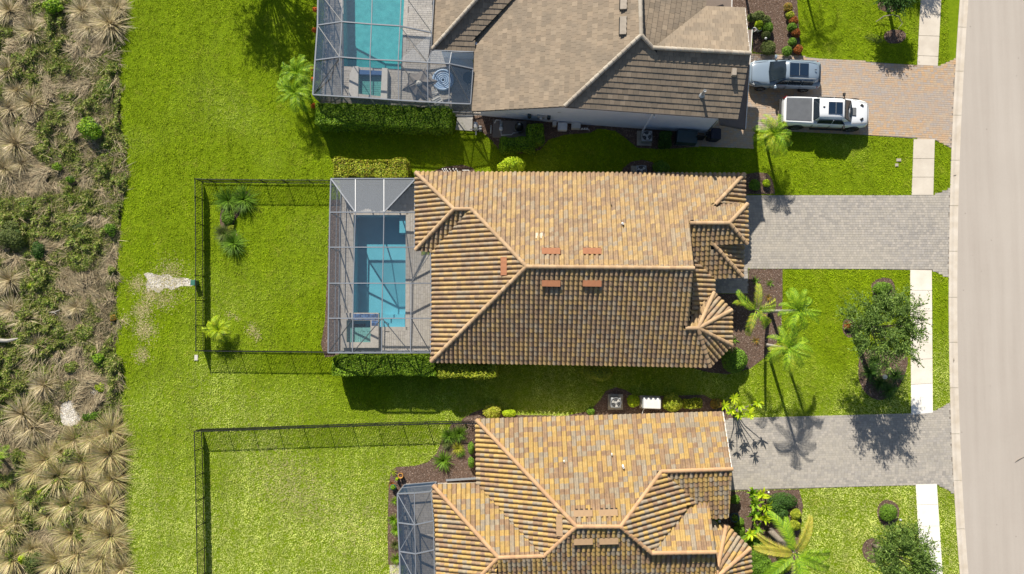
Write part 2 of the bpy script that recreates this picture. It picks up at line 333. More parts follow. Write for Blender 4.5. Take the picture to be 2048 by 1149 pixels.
leaf('hedge_dark', [(.16, .32, .012), (.26, .44, .02), (.38, .54, .04), (.09, .18, .01)])
leaf('hedge_gold', [(.32, .42, .02), (.46, .54, .03), (.16, .27, .012), (.38, .24, .05), (.56, .60, .05)])
leaf('hedge_mix', [(.22, .32, .01), (.38, .44, .02), (.12, .2, .01), (.52, .54, .05)])
leaf('lime', [(.45, .58, .01), (.58, .68, .02), (.32, .48, .01)])
leaf('yellow', [(.5, .5, .03), (.6, .55, .1), (.36, .42, .02)])
leaf('green', [(.15, .30, .02), (.24, .42, .03), (.10, .2, .015)])
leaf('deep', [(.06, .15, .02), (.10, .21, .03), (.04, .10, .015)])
leaf('olive', [(.16, .2, .05), (.2, .24, .06), (.1, .14, .03)])
leaf('palm', [(.16, .34, .01), (.26, .46, .015), (.42, .58, .03), (.10, .22, .01)])
leaf('palm_y', [(.36, .48, .02), (.56, .56, .04), (.26, .42, .02)])
leaf('palm_b', [(.52, .42, .05), (.40, .36, .05), (.58, .46, .08), (.36, .40, .04)])
leaf('dry', [(.44, .36, .20), (.58, .48, .29), (.26, .20, .11), (.34, .32, .11), (.70, .60, .40)], .15)
leaf('drygreen', [(.52, .50, .15), (.70, .58, .31), (.34, .36, .09), (.80, .70, .44), (.42, .31, .15)], .15)
leaf('red', [(.4, .06, .02), (.3, .08, .02), (.12, .14, .02), (.5, .16, .03)])
leaf('flower', [(.8, .12, .03), (.85, .22, .05)])
leaf('orange', [(.5, .2, .03), (.4, .28, .04), (.2, .2, .04)])
leaf('weed', [(.20, .32, .02), (.34, .42, .06), (.10, .17, .02), (.40, .38, .12), (.27, .30, .06), (.50, .45, .2), (.16, .26, .03)])
leaf('litter', [(.43, .34, .20), (.29, .22, .13), (.60, .49, .31), (.14, .11, .06), (.37, .32, .19)], .1)
G['bark'] = simple('grey_bark', (.3, .26, .21), .9, (.18, .15, .12), 8, bump=.6)
G['bark_pale'] = simple('pale_palm_bark', (.42, .4, .35), .85, (.3, .28, .24), 6, bump=.4)
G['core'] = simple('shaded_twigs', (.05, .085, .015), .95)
# ================================================================== GROUND
def kerb_l(y): return 1897 + (y-600)**2*(6.2e-5 if y < 600 else 7.4e-5)     # left edge of the kerb in the photo
def kerb_r(y): return kerb_l(y)+17.3
MEADOW = [(252, -60), (246, 60), (240, 120), (243, 300), (248, 380), (243, 440), (236, 520), (233, 600), (232, 700), (238, 780), (246, 850), (252, 950), (248, 1050), (260, 1210)]
meadow_w = smooth_poly(xy(MEADOW), 3)[:-3]
meadow_poly = meadow_w+[(-75, meadow_w[-1][1]-12), (-75, meadow_w[0][1]+12)]
DRIVE = {
 'tan': [(1478, 108), (1600, 113), (1640, 118), (1835, 131), (1876, 133), (kerb_l(118), 118), (kerb_l(200), 200), (kerb_l(297), 297), (1869, 280), (1735, 271), (1590, 264), (1563, 258), (1508, 262), (1506, 297), (1396, 293), (1396, 250), (1440, 240)],
 'mid': [(1440, 391), (1866, 391), (kerb_l(380), 378), (kerb_l(460), 460), (kerb_l(556), 556), (1863, 541), (1565, 536), (1496, 536), (1496, 587), (1405, 587), (1405, 540), (1440, 480)],
 'low': [(1400, 842), (1470, 838), (1600, 833), (1822, 827), (1865, 825), (kerb_l(805), 805), (kerb_l(900), 900), (kerb_l(987), 987), (1873, 969), (1640, 976), (1475, 981), (1400, 984)],
}
PAVE = [([(1844, -60), (1885, -60)], [(1834, 131), (1875, 133)], 'slab', [-1, 29, 72, 112]),
        ([(1827, 279), (1869, 279)], [(1823, 391), (1866, 391)], 'slab', [318, 355]),
        ([(1820, 540), (1863, 541)], [(1822, 830), (1865, 826)], 'slab_mid', [581, 623, 670, 720, 770]),
        ([(1831, 969), (1873, 968)], [(1843, 1200), (1888, 1200)], 'slab_new', [1010, 1053, 1096, 1140])]
MULCH = {
 'front_mid': [(1380, 560), (1405, 588), (1496, 588), (1497, 538), (1565, 538), (1565, 600), (1562, 655), (1552, 690), (1530, 715), (1500, 738), (1455, 749), (1415, 745), (1365, 730), (1365, 650)],
 'corner_mid': [(1430, 352), (1490, 349), (1515, 345), (1535, 347), (1545, 360), (1550, 388), (1430, 390)],
 'ac_mid': [(1240, 350), (1247, 336), (1262, 324), (1285, 320), (1305, 325), (1315, 334), (1318, 352), (1300, 380), (1240, 380)],
 'pipe_mid': [(860, 352), (868, 343), (890, 334), (925, 330), (945, 336), (955, 350), (950, 380), (860, 380)],
 'north_strip': [(903, 230), (918, 232), (935, 262), (965, 265), (985, 283), (1000, 303), (1040, 308), (1080, 301), (1097, 280), (1130, 270), (1180, 266), (1196, 258), (1230, 262), (1250, 276), (1275, 296), (1320, 299), (1360, 297), (1397, 294), (1397, 235), (1100, 215), (903, 215)],
 'island': [(462, 390), (492, 383), (503, 396), (486, 420), (468, 448), (474, 468), (478, 488), (466, 492), (450, 474), (440, 446), (443, 415), (450, 398)],
 'cage_strip': [(659, 400), (681, 400), (681, 560), (681, 712), (650, 715), (642, 690), (650, 640), (655, 540)],
 'low_north': [(920, 850), (925, 838), (945, 826), (965, 818), (1010, 830), (1130, 832), (1180, 822), (1200, 800), (1212, 782), (1232, 775), (1250, 780), (1270, 792), (1330, 792), (1408, 790), (1425, 800), (1450, 815), (1470, 838), (1440, 860), (960, 870)],
 'low_back': [(905, 845), (895, 862), (882, 885), (872, 908), (855, 925), (830, 932), (795, 934), (782, 940), (777, 975), (775, 1070), (777, 1130), (830, 1130), (830, 985), (980, 985), (980, 845)],
 'ring_a': [(1745, 588), (1743, 570), (1752, 560), (1770, 556), (1785, 562), (1790, 590), (1770, 610), (1750, 605)],
 'ring_b': [(1685, 655), (1688, 642), (1700, 637), (1715, 650), (1717, 668), (1700, 676), (1688, 668)],
 'ring_c': [(1718, 720), (1730, 700), (1775, 700), (1815, 715), (1800, 770), (1765, 800), (1735, 790), (1718, 760)],
 'ring_d': [(1754, 1025), (1758, 1008), (1772, 1000), (1790, 1006), (1799, 1022), (1792, 1045), (1774, 1052), (1760, 1043)],
 'ring_e': [(1725, 1105), (1727, 1087), (1742, 1077), (1758, 1083), (1764, 1105), (1755, 1125), (1735, 1123)],
 'ring_f': [(1755, 12), (1765, 0), (1790, -5), (1800, 10), (1785, 24), (1765, 22)],
 'ring_g': [(1768, 70), (1782, 60), (1805, 62), (1812, 74), (1800, 86), (1775, 86)],
 'low_front': [(1470, 983), (1598, 979), (1606, 1010), (1600, 1060), (1596, 1110), (1600, 1210), (1440, 1210), (1440, 983)],
 'top_front': [(1440, -60), (1590, -60), (1594, 0), (1598, 60), (1602, 112), (1505, 105), (1505, 60), (1440, 40)],
}
DECK = {'mid': [(680, 374), (843, 374), (843, 510), (890, 510), (890, 704), (680, 704)],
        'top': [(655, -100), (652, 0), (649, 112), (641, 214), (963, 232), (963, 150), (900, 60), (900, -100)],
        'low': [(808, 966), (965, 962), (965, 1000), (905, 1010), (905, 1220), (816, 1220)]}
SAND = [[(288, 549), (300, 546), (318, 551), (335, 549), (350, 556), (368, 556), (385, 561), (385, 572), (362, 573), (345, 580), (330, 576), (318, 586), (304, 580), (297, 586), (292, 572), (296, 560)]]
MSAND = [[(122, 812), (135, 802), (147, 805), (150, 820), (162, 830), (160, 850), (140, 853), (125, 848), (120, 830)], [(172, 785), (190, 776), (200, 783), (185, 797), (174, 796)]]
POOLS = {'mid': [(707, 430), (813, 430), (812, 655), (707, 655)], 'spa': [(692, 638), (744, 638), (744, 686), (692, 686)],
         'top': [(685, -80), (813, -80), (803, 140), (687, 134)]}
POOLW = {k: xy(v) for k, v in POOLS.items()}
POOLW['mid'] = [tuple(W(*p, -.08)[:2]) for p in POOLS['mid']]
drive_w = {k: xy(v) for k, v in DRIVE.items()}; mulch_w = {k: (smooth_poly(xy(v), 4) if ('ring' in k or k == 'island') else xy(v)) for k, v in MULCH.items()}
deck_w = {k: xy(v) for k, v in DECK.items()}
S = dict(kind='structure')
flat('ground', [(-250, -250), (250, -250), (250, 250), (-250, 250)], -.004, G['lawn'], holes=[[q for q in deck_w['mid']], deck_w['top'], deck_w['low']], **S)
flat('meadow_ground', meadow_poly, .004, G['soil'], **S)
flat('far_field', [(-250, -250), (-75, -250), (-75, 250), (-250, 250)], .002, G['far'], **S)
road = [tuple(W(kerb_r(y)-1, y)[:2]) for y in range(-200, 1401, 50)]
flat('street', road+[(75, road[-1][1]), (75, road[0][1])], .006, G['road'], **S)
# mulch beds: base sheet + loose chips
for k, p in mulch_w.items(): flat('mulch_bed', p, .008, G['mulch'], **S)
def poly_area_pts(poly, dens):
    P = np.array(poly)[:, :2]; lo, hi = P.min(0), P.max(0); n = int((hi-lo).prod()*dens)
    Q = lo+RNG.random((n, 2))*(hi-lo); return Q[inpoly(Q, poly)]
def blades(P, length, width, tilt=(.2, 1.2), z=0.0, quad=False, curl=0.0):
    """one leaning grass blade (a triangle) at every point"""
    n = len(P); a = RNG.random(n)*2*np.pi; t = RNG.uniform(*tilt, n); L = RNG.uniform(*length, n); w = RNG.uniform(*width, n)
    d = np.stack([np.cos(a)*np.sin(t), np.sin(a)*np.sin(t), np.cos(t)], 1)*L[:, None]
    a2 = a+np.pi/2+RNG.uniform(-.6, .6, n); s = np.stack([np.cos(a2), np.sin(a2), np.zeros(n)], 1)*(w/2)[:, None]
    base = np.concatenate([P, np.full((n, 1), z)], 1) if P.shape[1] == 2 else P
    V = np.stack([base-s, base+s, base+d], 1).reshape(-1, 3); return V, np.arange(3*n).reshape(-1, 3)
pts = np.concatenate([poly_area_pts(p, 260) for p in mulch_w.values()])
V, Fc = blades(pts, (.03, .10), (.02, .05), (1.1, 1.6), .012)
link('bark_chips', mesh_np('bark_chips', V, Fc, G['chip']), kind='stuff')
for k, p in enumerate(SAND+MSAND):
    flat('rubble_patch', smooth_poly(xy(p), 4), .010, G['sandbase'], **S)
pts = np.concatenate([poly_area_pts(smooth_poly(xy(p), 4), 250) for p in SAND+MSAND])
mb = MB()
for x, y in pts:
    s = random.uniform(.012, .045); mb.box((x, y, .012+s*.3), (s*1.3, s, s*.7), random.random()*3, .6)
mb.obj('rubble', G['sand'], kind='stuff')
# --- kerb stones and pavement slabs
kerb = empty('kerb', (0, 0, 0), **S)
ys = [-35, 55, 143, 231, 321, 412, 503, 595, 685, 776, 868, 961, 1058, 1150, 1240]
for a, b in zip(ys[:-1], ys[1:]):
    mb = MB(); n = 4; prof = [(0, 0, .0), (0, 0, .035), (.25, 0, .04), (.55, 0, .012), (1.0, 0, .022), (1.0, 0, .0)]; V = []; Fc = []
    for i in range(n+1):
        y = a+.35+(b-a-.7)*i/n; p0, p1 = W(kerb_l(y), y), W(kerb_r(y), y)
        for t, _, z in prof: q = p0.lerp(p1, t); V.append((q.x, q.y, z+.004))
    m = len(prof)
    for i in range(n):
        for j in range(m-1): Fc.append((i*m+j, i*m+j+1, (i+1)*m+j+1, (i+1)*m+j))
    Fc += [tuple(range(m)), tuple(n*m+j for j in reversed(range(m)))]
    mb.add(V, Fc); mb.obj('kerb_stone', G['kerb'], kerb)
for top, bot, mt, joints in PAVE:
    e = empty('pavement', (0, 0, 0), **S); ylist = [top[0][1]]+joints+[bot[0][1]]
    for i, (a, b) in enumerate(zip(ylist[:-1], ylist[1:])):
        def at(y, s):
            t = (y-top[0][1])/(bot[0][1]-top[0][1]); return (top[s][0]+(bot[s][0]-top[s][0])*t, top[s][1]+(bot[s][1]-top[s][1])*t)
        q = [at(a+.3, 0), at(a+.3, 1), at(b-.3, 1), at(b-.3, 0)]
        mb = MB(); mb.prism(xy(q), .0, .045); m_ = G['slab_new'] if (mt == 'slab_new' or (joints[0] == 581 and i == len(ylist)-2)) else G[mt]
        mb.obj('paving_slab', m_, e, bevel=.008)
# --- driveways: each paver is its own little bevelled block, laid in one mesh per drive
def pavers(name, poly, rot, size, mat, parent, z0, h, pattern='bond', holes=(), hmax=None):
    P = np.array(poly)[:, :2]; co, si = math.cos(rot), math.sin(rot); R_ = np.array([[co, -si], [si, co]]); Q = P@R_
    lo, hi = Q.min(0), Q.max(0); sx, sy = size; V = []; rows = int((hi[1]-lo[1])/sy)+1
    r = random.Random(5)
    for j in range(rows):
        x = lo[0]-r.random()*sx; y = lo[1]+j*sy
        while x < hi[0]:
            w = sx*r.choice((.75, 1, 1, 1.25)) if pattern == 'mixed' else sx
            V.append((x, y, w, sy, r.uniform(0, .003))); x += w
    V = np.array(V); cen = V[:, :2]+V[:, 2:4]/2; cw = cen@R_.T
    keep = inpoly(cw, poly)
    for hh in holes:
        for ax in (0, 1):
            for ay in (0, 1): keep &= ~inpoly((V[:, :2]+V[:, 2:4]*np.array([ax, ay]))@R_.T, hh)
    V = V[keep]; g = .003; n = len(V)
    z = z0+h+V[:, 4]; O = []
    for ins, zz in ((g, z-.012), (g+.006, z)):
        x0, y0 = V[:, 0]+ins, V[:, 1]+ins; x1, y1 = V[:, 0]+V[:, 2]-ins, V[:, 1]+V[:, 3]-ins
        for X, Y in ((x0, y0), (x1, y0), (x1, y1), (x0, y1)):
            q = np.stack([X, Y], 1)@R_.T; O.append(np.concatenate([q, zz[:, None]], 1))
    O = np.stack(O, 1).reshape(-1, 3)                     # n*8
    b = (np.arange(n)*8)[:, None]; Fq = np.concatenate([b+np.array([[4, 5, 6, 7]])]+[b+np.array([[k, (k+1) % 4, 4+(k+1) % 4, 4+k]]) for k in range(4)])
    return link(name, mesh_np(name, O, Fq, mat), parent, kind='stuff')
for k, rot, mt in (('tan', -.055, 'paver_tan'), ('mid', -.004, 'paver_grey'), ('low', .03, 'paver_grey')):
    mb = MB(); mb.prism(drive_w[k], .0, .024); d = mb.obj('driveway', G['joint'], **S)
    pavers('pavers', drive_w[k], rot, (.225, .15) if k != 'mid' else (.2, .17), G[mt], d, .0, .036)
# --- pool decks and pools
spa_outer = xy([(685, 627), (756, 627), (756, 696), (685, 696)])
for k, holes, rot in (('mid', [POOLW['mid']], 0), ('top', [POOLW['top']], -.03), ('low', [], .03)):
    d = flat('pool_deck', deck_w[k], .0, G['joint'], holes=holes, **S)
    pavers('pavers', deck_w[k], rot+(math.pi/2 if k == 'mid' else 0), (.31, .155), G['deck'], d, .0, .014, 'mixed', holes=holes)
def basin(name, poly, z0, z1, mat, wmat, parent):
    P = [Vector((p[0], p[1], 0)) for p in poly]; c = sum(P, Vector())/len(P); V = []; Fc = []
    n = len(P); V = [(p.x, p.y, z1) for p in P]+[(p.x, p.y, z0) for p in P]; Fc = [(i, (i+1) % n, (i+1) % n+n, i+n) for i in range(n)]+[tuple(range(n, 2*n))]
    me = bpy.data.meshes.new(name); me.from_pydata(V, [], Fc); me.materials.append(mat); o = link(name, me, parent)
    w = flat('water', poly, z1-.10, wmat, parent=parent, kind='structure'); return o
def coping(poly, w, z, parent, mat, sides=None):
    n = len(poly)
    cx = sum(p[0] for p in poly)/n; cy = sum(p[1] for p in poly)/n
    for i in range(n):
        if sides and i not in sides: continue
        a, b = Vector((*poly[i], 0)), Vector((*poly[(i+1) % n], 0)); d = (b-a).normalized(); nrm = Vector((-d.y, d.x, 0))
        if nrm.dot(Vector((cx, cy, 0))-a) > 0: nrm = -nrm
        L = (b-a).length; k = max(1, int(L/.6))
        for j in range(k):
            p, q = a+d*(L*j/k+.005), a+d*(L*(j+1)/k-.005); mb = MB()
            mb.prism([tuple((p-nrm*.03)[:2]), tuple((q-nrm*.03)[:2]), tuple((q+nrm*w)[:2]), tuple((p+nrm*w)[:2])], z-.03, z+.012); mb.obj('coping_stone', mat, parent)
def pool_thing(label, cx, cy): return empty('swimming_pool', (0, 0, 0), label=label, cat='swimming pool', group='garden swimming pools')
pool = pool_thing('rectangular turquoise pool behind the middle house with a square spa at its near corner', 0, 0)
basin('basin', POOLW['mid'], -1.45, .012, G['plaster'], G['water'], pool)
coping(POOLW['mid'], .26, .014, pool, G['coping'], (1, 2, 3, 0))
mb = MB(); mb.box((*W(806, 448, -.5)[:2], -.82), (.42, 1.35, 1.1)); mb.obj('tanning_step', G['plaster'], pool)
mb = MB()
for i, zz in enumerate((-.35, -.65, -.95)):
    a, b = W(765, 648-i*6, zz), W(812, 636-i*10, zz); mb.box(((a.x+b.x)/2-.0, W(790, 652-i*9, zz).y, zz-.3), (1.5, .34, .6))
mb.obj('steps', G['plaster'], pool)
# raised spa of the middle pool
spa = empty('spa', (0, 0, 0), label='square raised spa with blue mosaic spillway beside the turquoise pool of the middle house', cat='spa')
so = [W(x, y, .42) for x, y in ((683.5, 626), (757, 626), (757, 696), (683.5, 696))]; si_ = [W(x, y, .42) for x, y in ((693, 641), (741, 641), (741, 685), (693, 685))]
for i in range(4):
    j = (i+1) % 4; mb = MB(); q = [so[i], so[j], si_[j], si_[i]]
    mb.prism([tuple(p[:2]) for p in q], -.02, .42); mb.obj('spa_wall', G['coping'], spa)
mb = MB(); a, b = W(706, 628, .425), W(756, 640, .425)                     # mosaic spillway
for ix in range(15):
    for iy in range(4): mb.box((a.x+(ix+.5)*(b.x-a.x)/15, a.y+(iy+.5)*(b.y-a.y)/4, .428), (abs(b.x-a.x)/15*.88, abs(b.y-a.y)/4*.88, .01))
a, b = W(743, 641, .425), W(756, 652, .425)
for ix in range(4):
    for iy in range(4): mb.box((a.x+(ix+.5)*(b.x-a.x)/4, a.y+(iy+.5)*(b.y-a.y)/4, .428), (abs(b.x-a.x)/4*.88, abs(b.y-a.y)/4*.88, .01))
mb.obj('mosaic', G['mosaic'], spa, kind='stuff')
mb = MB(); P = [tuple(p[:2]) for p in si_]; mb.prism(P, -.6, -.2); mb.obj('seat', G['plaster'], spa)
q = [tuple(W(x, y, -.2)[:2]) for x, y in ((707, 648), (731, 648), (731, 674), (707, 674))]
flat('foot_well', q, -.19, simple('deep_spa_floor', (.05, .16, .2), .8), parent=spa)
flat('water', P, .30, G['water'], parent=spa, kind='structure')
# top pool + spa
pool = pool_thing('bright aqua pool behind the taupe roofed house under the blue grey screen cage', 0, 0)
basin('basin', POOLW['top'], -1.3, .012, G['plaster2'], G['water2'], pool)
coping(POOLW['top'], .26, .014, pool, G['coping'], (0, 1, 2, 3))
spa = empty('spa', (0, 0, 0), label='square spa between two pale raised walls at the end of the aqua pool', cat='spa')
def qbox(name, pts, z0, z1, mat, parent, zp=None, **k):
    mb = MB(); mb.prism([tuple(W(x, y, z1 if zp is None else zp)[:2]) for x, y in pts], z0, z1); return mb.obj(name, mat, parent, **k)
G['pale'] = simple('pale_stone', (.66, .63, .57), .8, (.58, .55, .5), 5)
qbox('spa_wall', [(706, 133), (717, 133), (716, 195), (697, 192), (699, 150)], -.02, .45, G['pale'], spa)
qbox('spa_wall', [(764, 136), (775, 137), (774, 200), (761, 199)], -.02, .45, G['pale'], spa)
qbox('spa_wall', [(716, 188), (762, 193), (762, 200), (716, 196)], -.02, .4, G['coping'], spa)
qbox('spa_wall', [(716, 140), (764, 142), (764, 150), (716, 149)], -.02, .32, G['mosaic'], spa)
qbox('seat', [(717, 150), (763, 151), (762, 193), (716, 188)], -.3, -.1, G['plaster'], spa)
flat('foot_well', [tuple(W(x, y, -.1)[:2]) for x, y in ((730, 160), (750, 161), (750, 184), (730, 183))], -.09, bpy.data.materials['deep_spa_floor'], parent=spa)
flat('water', [tuple(W(x, y, .24)[:2]) for x, y in ((717, 150), (763, 151), (762, 193), (716, 188))], .24, G['water2'], parent=spa, kind='structure')
# ================================================================== GRASS
ex = [np.array(p) for p in list(drive_w.values())+list(deck_w.values())+list(mulch_w.values())]
ex += [np.array(smooth_poly(xy(p), 4)) for p in SAND]
ex += [np.array(xy([top[0], top[1], bot[1], bot[0]])) for top, bot, _, _ in PAVE]
HOUSE_FP = [xy([(860, 365), (1465, 365), (1465, 500), (1455, 545), (1400, 560), (1400, 700), (880, 715), (880, 520), (860, 505)]),
            xy([(975, 150), (1020, 40), (1020, -80), (1440, -80), (1470, 110), (1460, 250), (975, 245)]),
            xy([(965, 845), (1430, 835), (1445, 1200), (905, 1200), (905, 1000), (965, 985)])]
ex += [np.array(p) for p in HOUSE_FP]
x0, y1 = W(225, -40)[:2]; x1_, y0 = W(1935, 1190)[:2]
def lawn_pts(n):
    Q = np.stack([RNG.uniform(x0, x1_, n), RNG.uniform(y0, y1, n)], 1)
    k = Q[:, 0] < np.interp(Q[:, 1], [W(kerb_l(y), y).y for y in range(1200, -61, -60)], [W(kerb_l(y), y).x for y in range(1200, -61, -60)])-.02
    m = np.array(meadow_w); o = np.argsort(m[:, 1]); k &= Q[:, 0] > np.interp(Q[:, 1], m[o, 1], m[o, 0])+RNG.normal(0, .14, n)-.1
    Q = Q[k]
    k = np.ones(len(Q), bool)
    for p in ex: k &= ~inpoly(Q, p)
    return Q[k]
def thin(Q, spots):                                       # worn patches where the lawn is sparse
    k = np.ones(len(Q), bool)
    for px, py, r, f in spots:
        c = np.array(W(px, py)[:2]); d = np.linalg.norm(Q-c, axis=1)/(r/28.9); k &= ~((d < 1) & (RNG.random(len(Q)) < f*(1-d**2)))
    return Q[k]
WORN = [(285, 620, 22, .95), (290, 660, 24, .95), (300, 590, 18, .9), (275, 570, 20, .8), (285, 710, 18, .8), (505, 662, 16, .5), (515, 674, 9, .7), (460, 630, 9, .4), (475, 637, 7, .4), (330, 600, 22, .5), (345, 545, 25, .4), (252, 640, 14, .4)]
Q = thin(lawn_pts(1150000), WORN)
def vnoise(P, sc, seed):                                 # cheap tiling-free value noise
    r_ = np.random.default_rng(seed).random((512, 512)); p = P*sc+100; i0 = np.floor(p).astype(int); f = p-i0; f = f*f*(3-2*f); g = lambda a, b: r_[(i0[:, 0]+a) % 512, (i0[:, 1]+b) % 512]
    return (g(0, 0)*(1-f[:, 0])+g(1, 0)*f[:, 0])*(1-f[:, 1])+(g(0, 1)*(1-f[:, 0])+g(1, 1)*f[:, 0])*f[:, 1]
tuft = .6*vnoise(Q, 4.2, 1)+.4*vnoise(Q, 9.0, 2); Q = Q[RNG.random(len(Q)) < np.clip((tuft-.05)*2.2, .45, 1)]; tuft = .6*vnoise(Q, 4.2, 1)+.4*vnoise(Q, 9.0, 2)
V, Fc = blades(Q, (.05, .11), (.024, .045), (.3, 1.25), 0)
V = V.reshape(-1, 3, 3); hgt = (.7+.6*np.clip(tuft, .2, .85))[:, None]; base_ = (V[:, 0]+V[:, 1])/2; V[:, 2] = base_+(V[:, 2]-base_)*hgt; V[:, :, 2] += (np.clip(tuft-.35, 0, 1)*.06)[:, None]; V = V.reshape(-1, 3)
link('grass', mesh_np('grass', V, Fc, G['blade']), kind='stuff')
TH = []                                                  # thin tan thatch where the lawn is worn
for px, py, r, f in WORN:
    c = np.array(W(px, py)[:2]); k = int(420*f*(r/28.9)**2*3.14); q = c+RNG.normal(0, r/28.9*.5, (k, 2)); TH.append(q)
for x, y, r, k in ((335, 566, 40, 900), (600, 990, 60, 1500), (560, 940, 60, 900), (700, 1050, 60, 700)): TH.append(np.array(W(x, y)[:2])+RNG.normal(0, r/28.9*.6, (k, 2)))
V, Fc = blades(np.concatenate(TH), (.05, .13), (.03, .05), (1.0, 1.55), .02)
link('dry_thatch', mesh_np('dry_thatch', V, Fc, island('dry_thatch', [(.44, .38, .17), (.36, .33, .12), (.52, .46, .26)], .9, .1)), kind='stuff')
# ================================================================== MEADOW
Mw = np.array(meadow_poly); sel = [p for p in [poly_area_pts([(W(-30, 0).x, W(0, 1190).y), (W(268, 0).x, W(0, 1190).y), (W(268, 0).x, W(0, -40).y), (W(-30, 0).x, W(0, -40).y)], 800)]][0]
sel = sel[inpoly(sel+np.stack([(vnoise(sel, .7, 31)-.55)*1.1+RNG.normal(0, .12, len(sel)), np.zeros(len(sel))], 1), meadow_poly)]
for p in MSAND: sel = sel[~inpoly(sel, smooth_poly(xy(p), 4))]
from mathutils import noise as mn
nz = (vnoise(sel, .38, 5)-.5)*1.1+(vnoise(sel, 1.1, 6)-.5)*.8+(vnoise(sel, 3.0, 7)-.5)*.5; nb = vnoise(sel, .8, 8)*.6+vnoise(sel, 2.4, 9)*.4
low = sel[:, 1] < W(0, 850).y
g_ = (nz > np.where(low, .24, -.19)) & (RNG.random(len(sel)) < .9)
P1 = sel[g_]; hh = np.clip(nz[g_]*.9, 0, .5)*vnoise(P1, 2.6, 12)*1.6
P1z = np.concatenate([P1, (hh*RNG.random(len(P1))**.5)[:, None]], 1)
V, Fc = blades(P1z, (.10, .24), (.06, .12), (.4, 1.4)); link('weeds', mesh_np('weeds', V, Fc, LEAF['weed']), kind='stuff')
m2 = ~g_ & (nb > .42) & (RNG.random(len(sel)) < .55); P2 = sel[m2]; n2 = len(P2); dirn = vnoise(P2, .45, 10)*9+RNG.normal(0, .45, n2); hz = np.clip(vnoise(P2, 1.3, 11)-.35, 0, 1)*.75*RNG.random(n2)
L2_ = RNG.uniform(.35, 1.05, n2); dv = np.stack([np.cos(dirn), np.sin(dirn), RNG.normal(0, .18, n2)], 1)*L2_[:, None]; sv = np.stack([-np.sin(dirn), np.cos(dirn), np.zeros(n2)], 1)*RNG.uniform(.012, .028, n2)[:, None]
b0_ = np.concatenate([P2, hz[:, None]], 1); V = np.stack([b0_-sv, b0_+sv, b0_+dv], 1); V[:, :, 2] = np.maximum(V[:, :, 2], .02); link('dead_grass', mesh_np('dead_grass', V.reshape(-1, 3), np.arange(3*n2).reshape(-1, 3), LEAF['litter']), kind='stuff')

nt_ = 2600; c_ = sel[RNG.integers(0, len(sel), nt_)]; per = 24; P3 = np.repeat(c_, per, 0)+RNG.normal(0, .05, (nt_*per, 2)); a_ = RNG.random(nt_*per)*6.283; t_ = RNG.uniform(.2, 1.45, nt_*per); L3 = np.repeat(RNG.uniform(.3, .85, nt_), per)*RNG.uniform(.6, 1.1, nt_*per)
dv = np.stack([np.cos(a_)*np.sin(t_), np.sin(a_)*np.sin(t_), np.cos(t_)*.8], 1)*L3[:, None]; sv = np.stack([-np.sin(a_), np.cos(a_), np.zeros(len(a_))], 1)*.012; b0_ = np.concatenate([P3, np.zeros((len(P3), 1))], 1)
V = np.stack([b0_-sv, b0_+sv, b0_+dv], 1).reshape(-1, 3); link('dry_tufts', mesh_np('dry_tufts', V, np.arange(len(V)).reshape(-1, 3), LEAF['litter']), kind='stuff')
# ================================================================== ROOFS
def s_tile(w=.305, L=.37):                               # barrel tile: hump beside a flat pan, lower end lifted
    prof = [(.0, .004), (.04, .06), (.15, .10), (.35, .113), (.55, .10), (.66, .06), (.70, .004), (.85, -.008), (1.0, .003)]
    V = []; n = len(prof)
    for a, c in prof: V.append((a*w, -.0, c+.05))
    for a, c in prof: V.append((a*w, L, c+.0))
    for a, c in prof: V.append((a*w, -.0, c+.006))
    for a, c in prof: V.append((a*w, -.0, c+.05))
    return V, [(i, i+1, n+i+1, n+i) for i in range(n-1)]+[(2*n+i, 2*n+i+1, 3*n+i+1, 3*n+i) for i in range(n-1)]
def flat_tile(w=.33, L=.39):
    h = .036; g = .005; V = [(g, 0, h), (w-g, 0, h), (w-g, L, .004), (g, L, .004), (g, 0, -.004), (w-g, 0, -.004), (w-g, L, -.01), (g, L, -.01)]
    return V, [(0, 1, 2, 3), (4, 5, 1, 0), (5, 6, 2, 1), (7, 4, 0, 3)]
def clip_face(f, a, b):                                   # keep the part of a face left of line a->b (in tile plane)
    o = []; n = len(f); ex, ey = b[0]-a[0], b[1]-a[1]
    s = [ex*(p[1]-a[1])-ey*(p[0]-a[0]) for p in f]
    for i in range(n):
        j = (i+1) % n
        if s[i] >= 0: o.append(f[i])
        if (s[i] >= 0) != (s[j] >= 0): t = s[i]/(s[i]-s[j]); o.append(tuple(f[i][k]+(f[j][k]-f[i][k])*t for k in range(3)))
    return o if len(o) > 2 else None
def seg_hit(a, b, lo, hi):
    t0, t1 = 0, 1; d = (b[0]-a[0], b[1]-a[1])
    for k in range(2):
        if abs(d[k]) < 1e-9:
            if a[k] < lo[k] or a[k] > hi[k]: return False
        else:
            u, v = (lo[k]-a[k])/d[k], (hi[k]-a[k])/d[k]
            if u > v: u, v = v, u
            t0 = max(t0, u); t1 = min(t1, v)
    return t0 <= t1
def in2(p, poly):
    r = False; n = len(poly); j = n-1
    for i in range(n):
        if (poly[i][1] > p[1]) != (poly[j][1] > p[1]) and p[0] < (poly[j][0]-poly[i][0])*(p[1]-poly[i][1])/(poly[j][1]-poly[i][1])+poly[i][0]: r = not r
        j = i
    return r
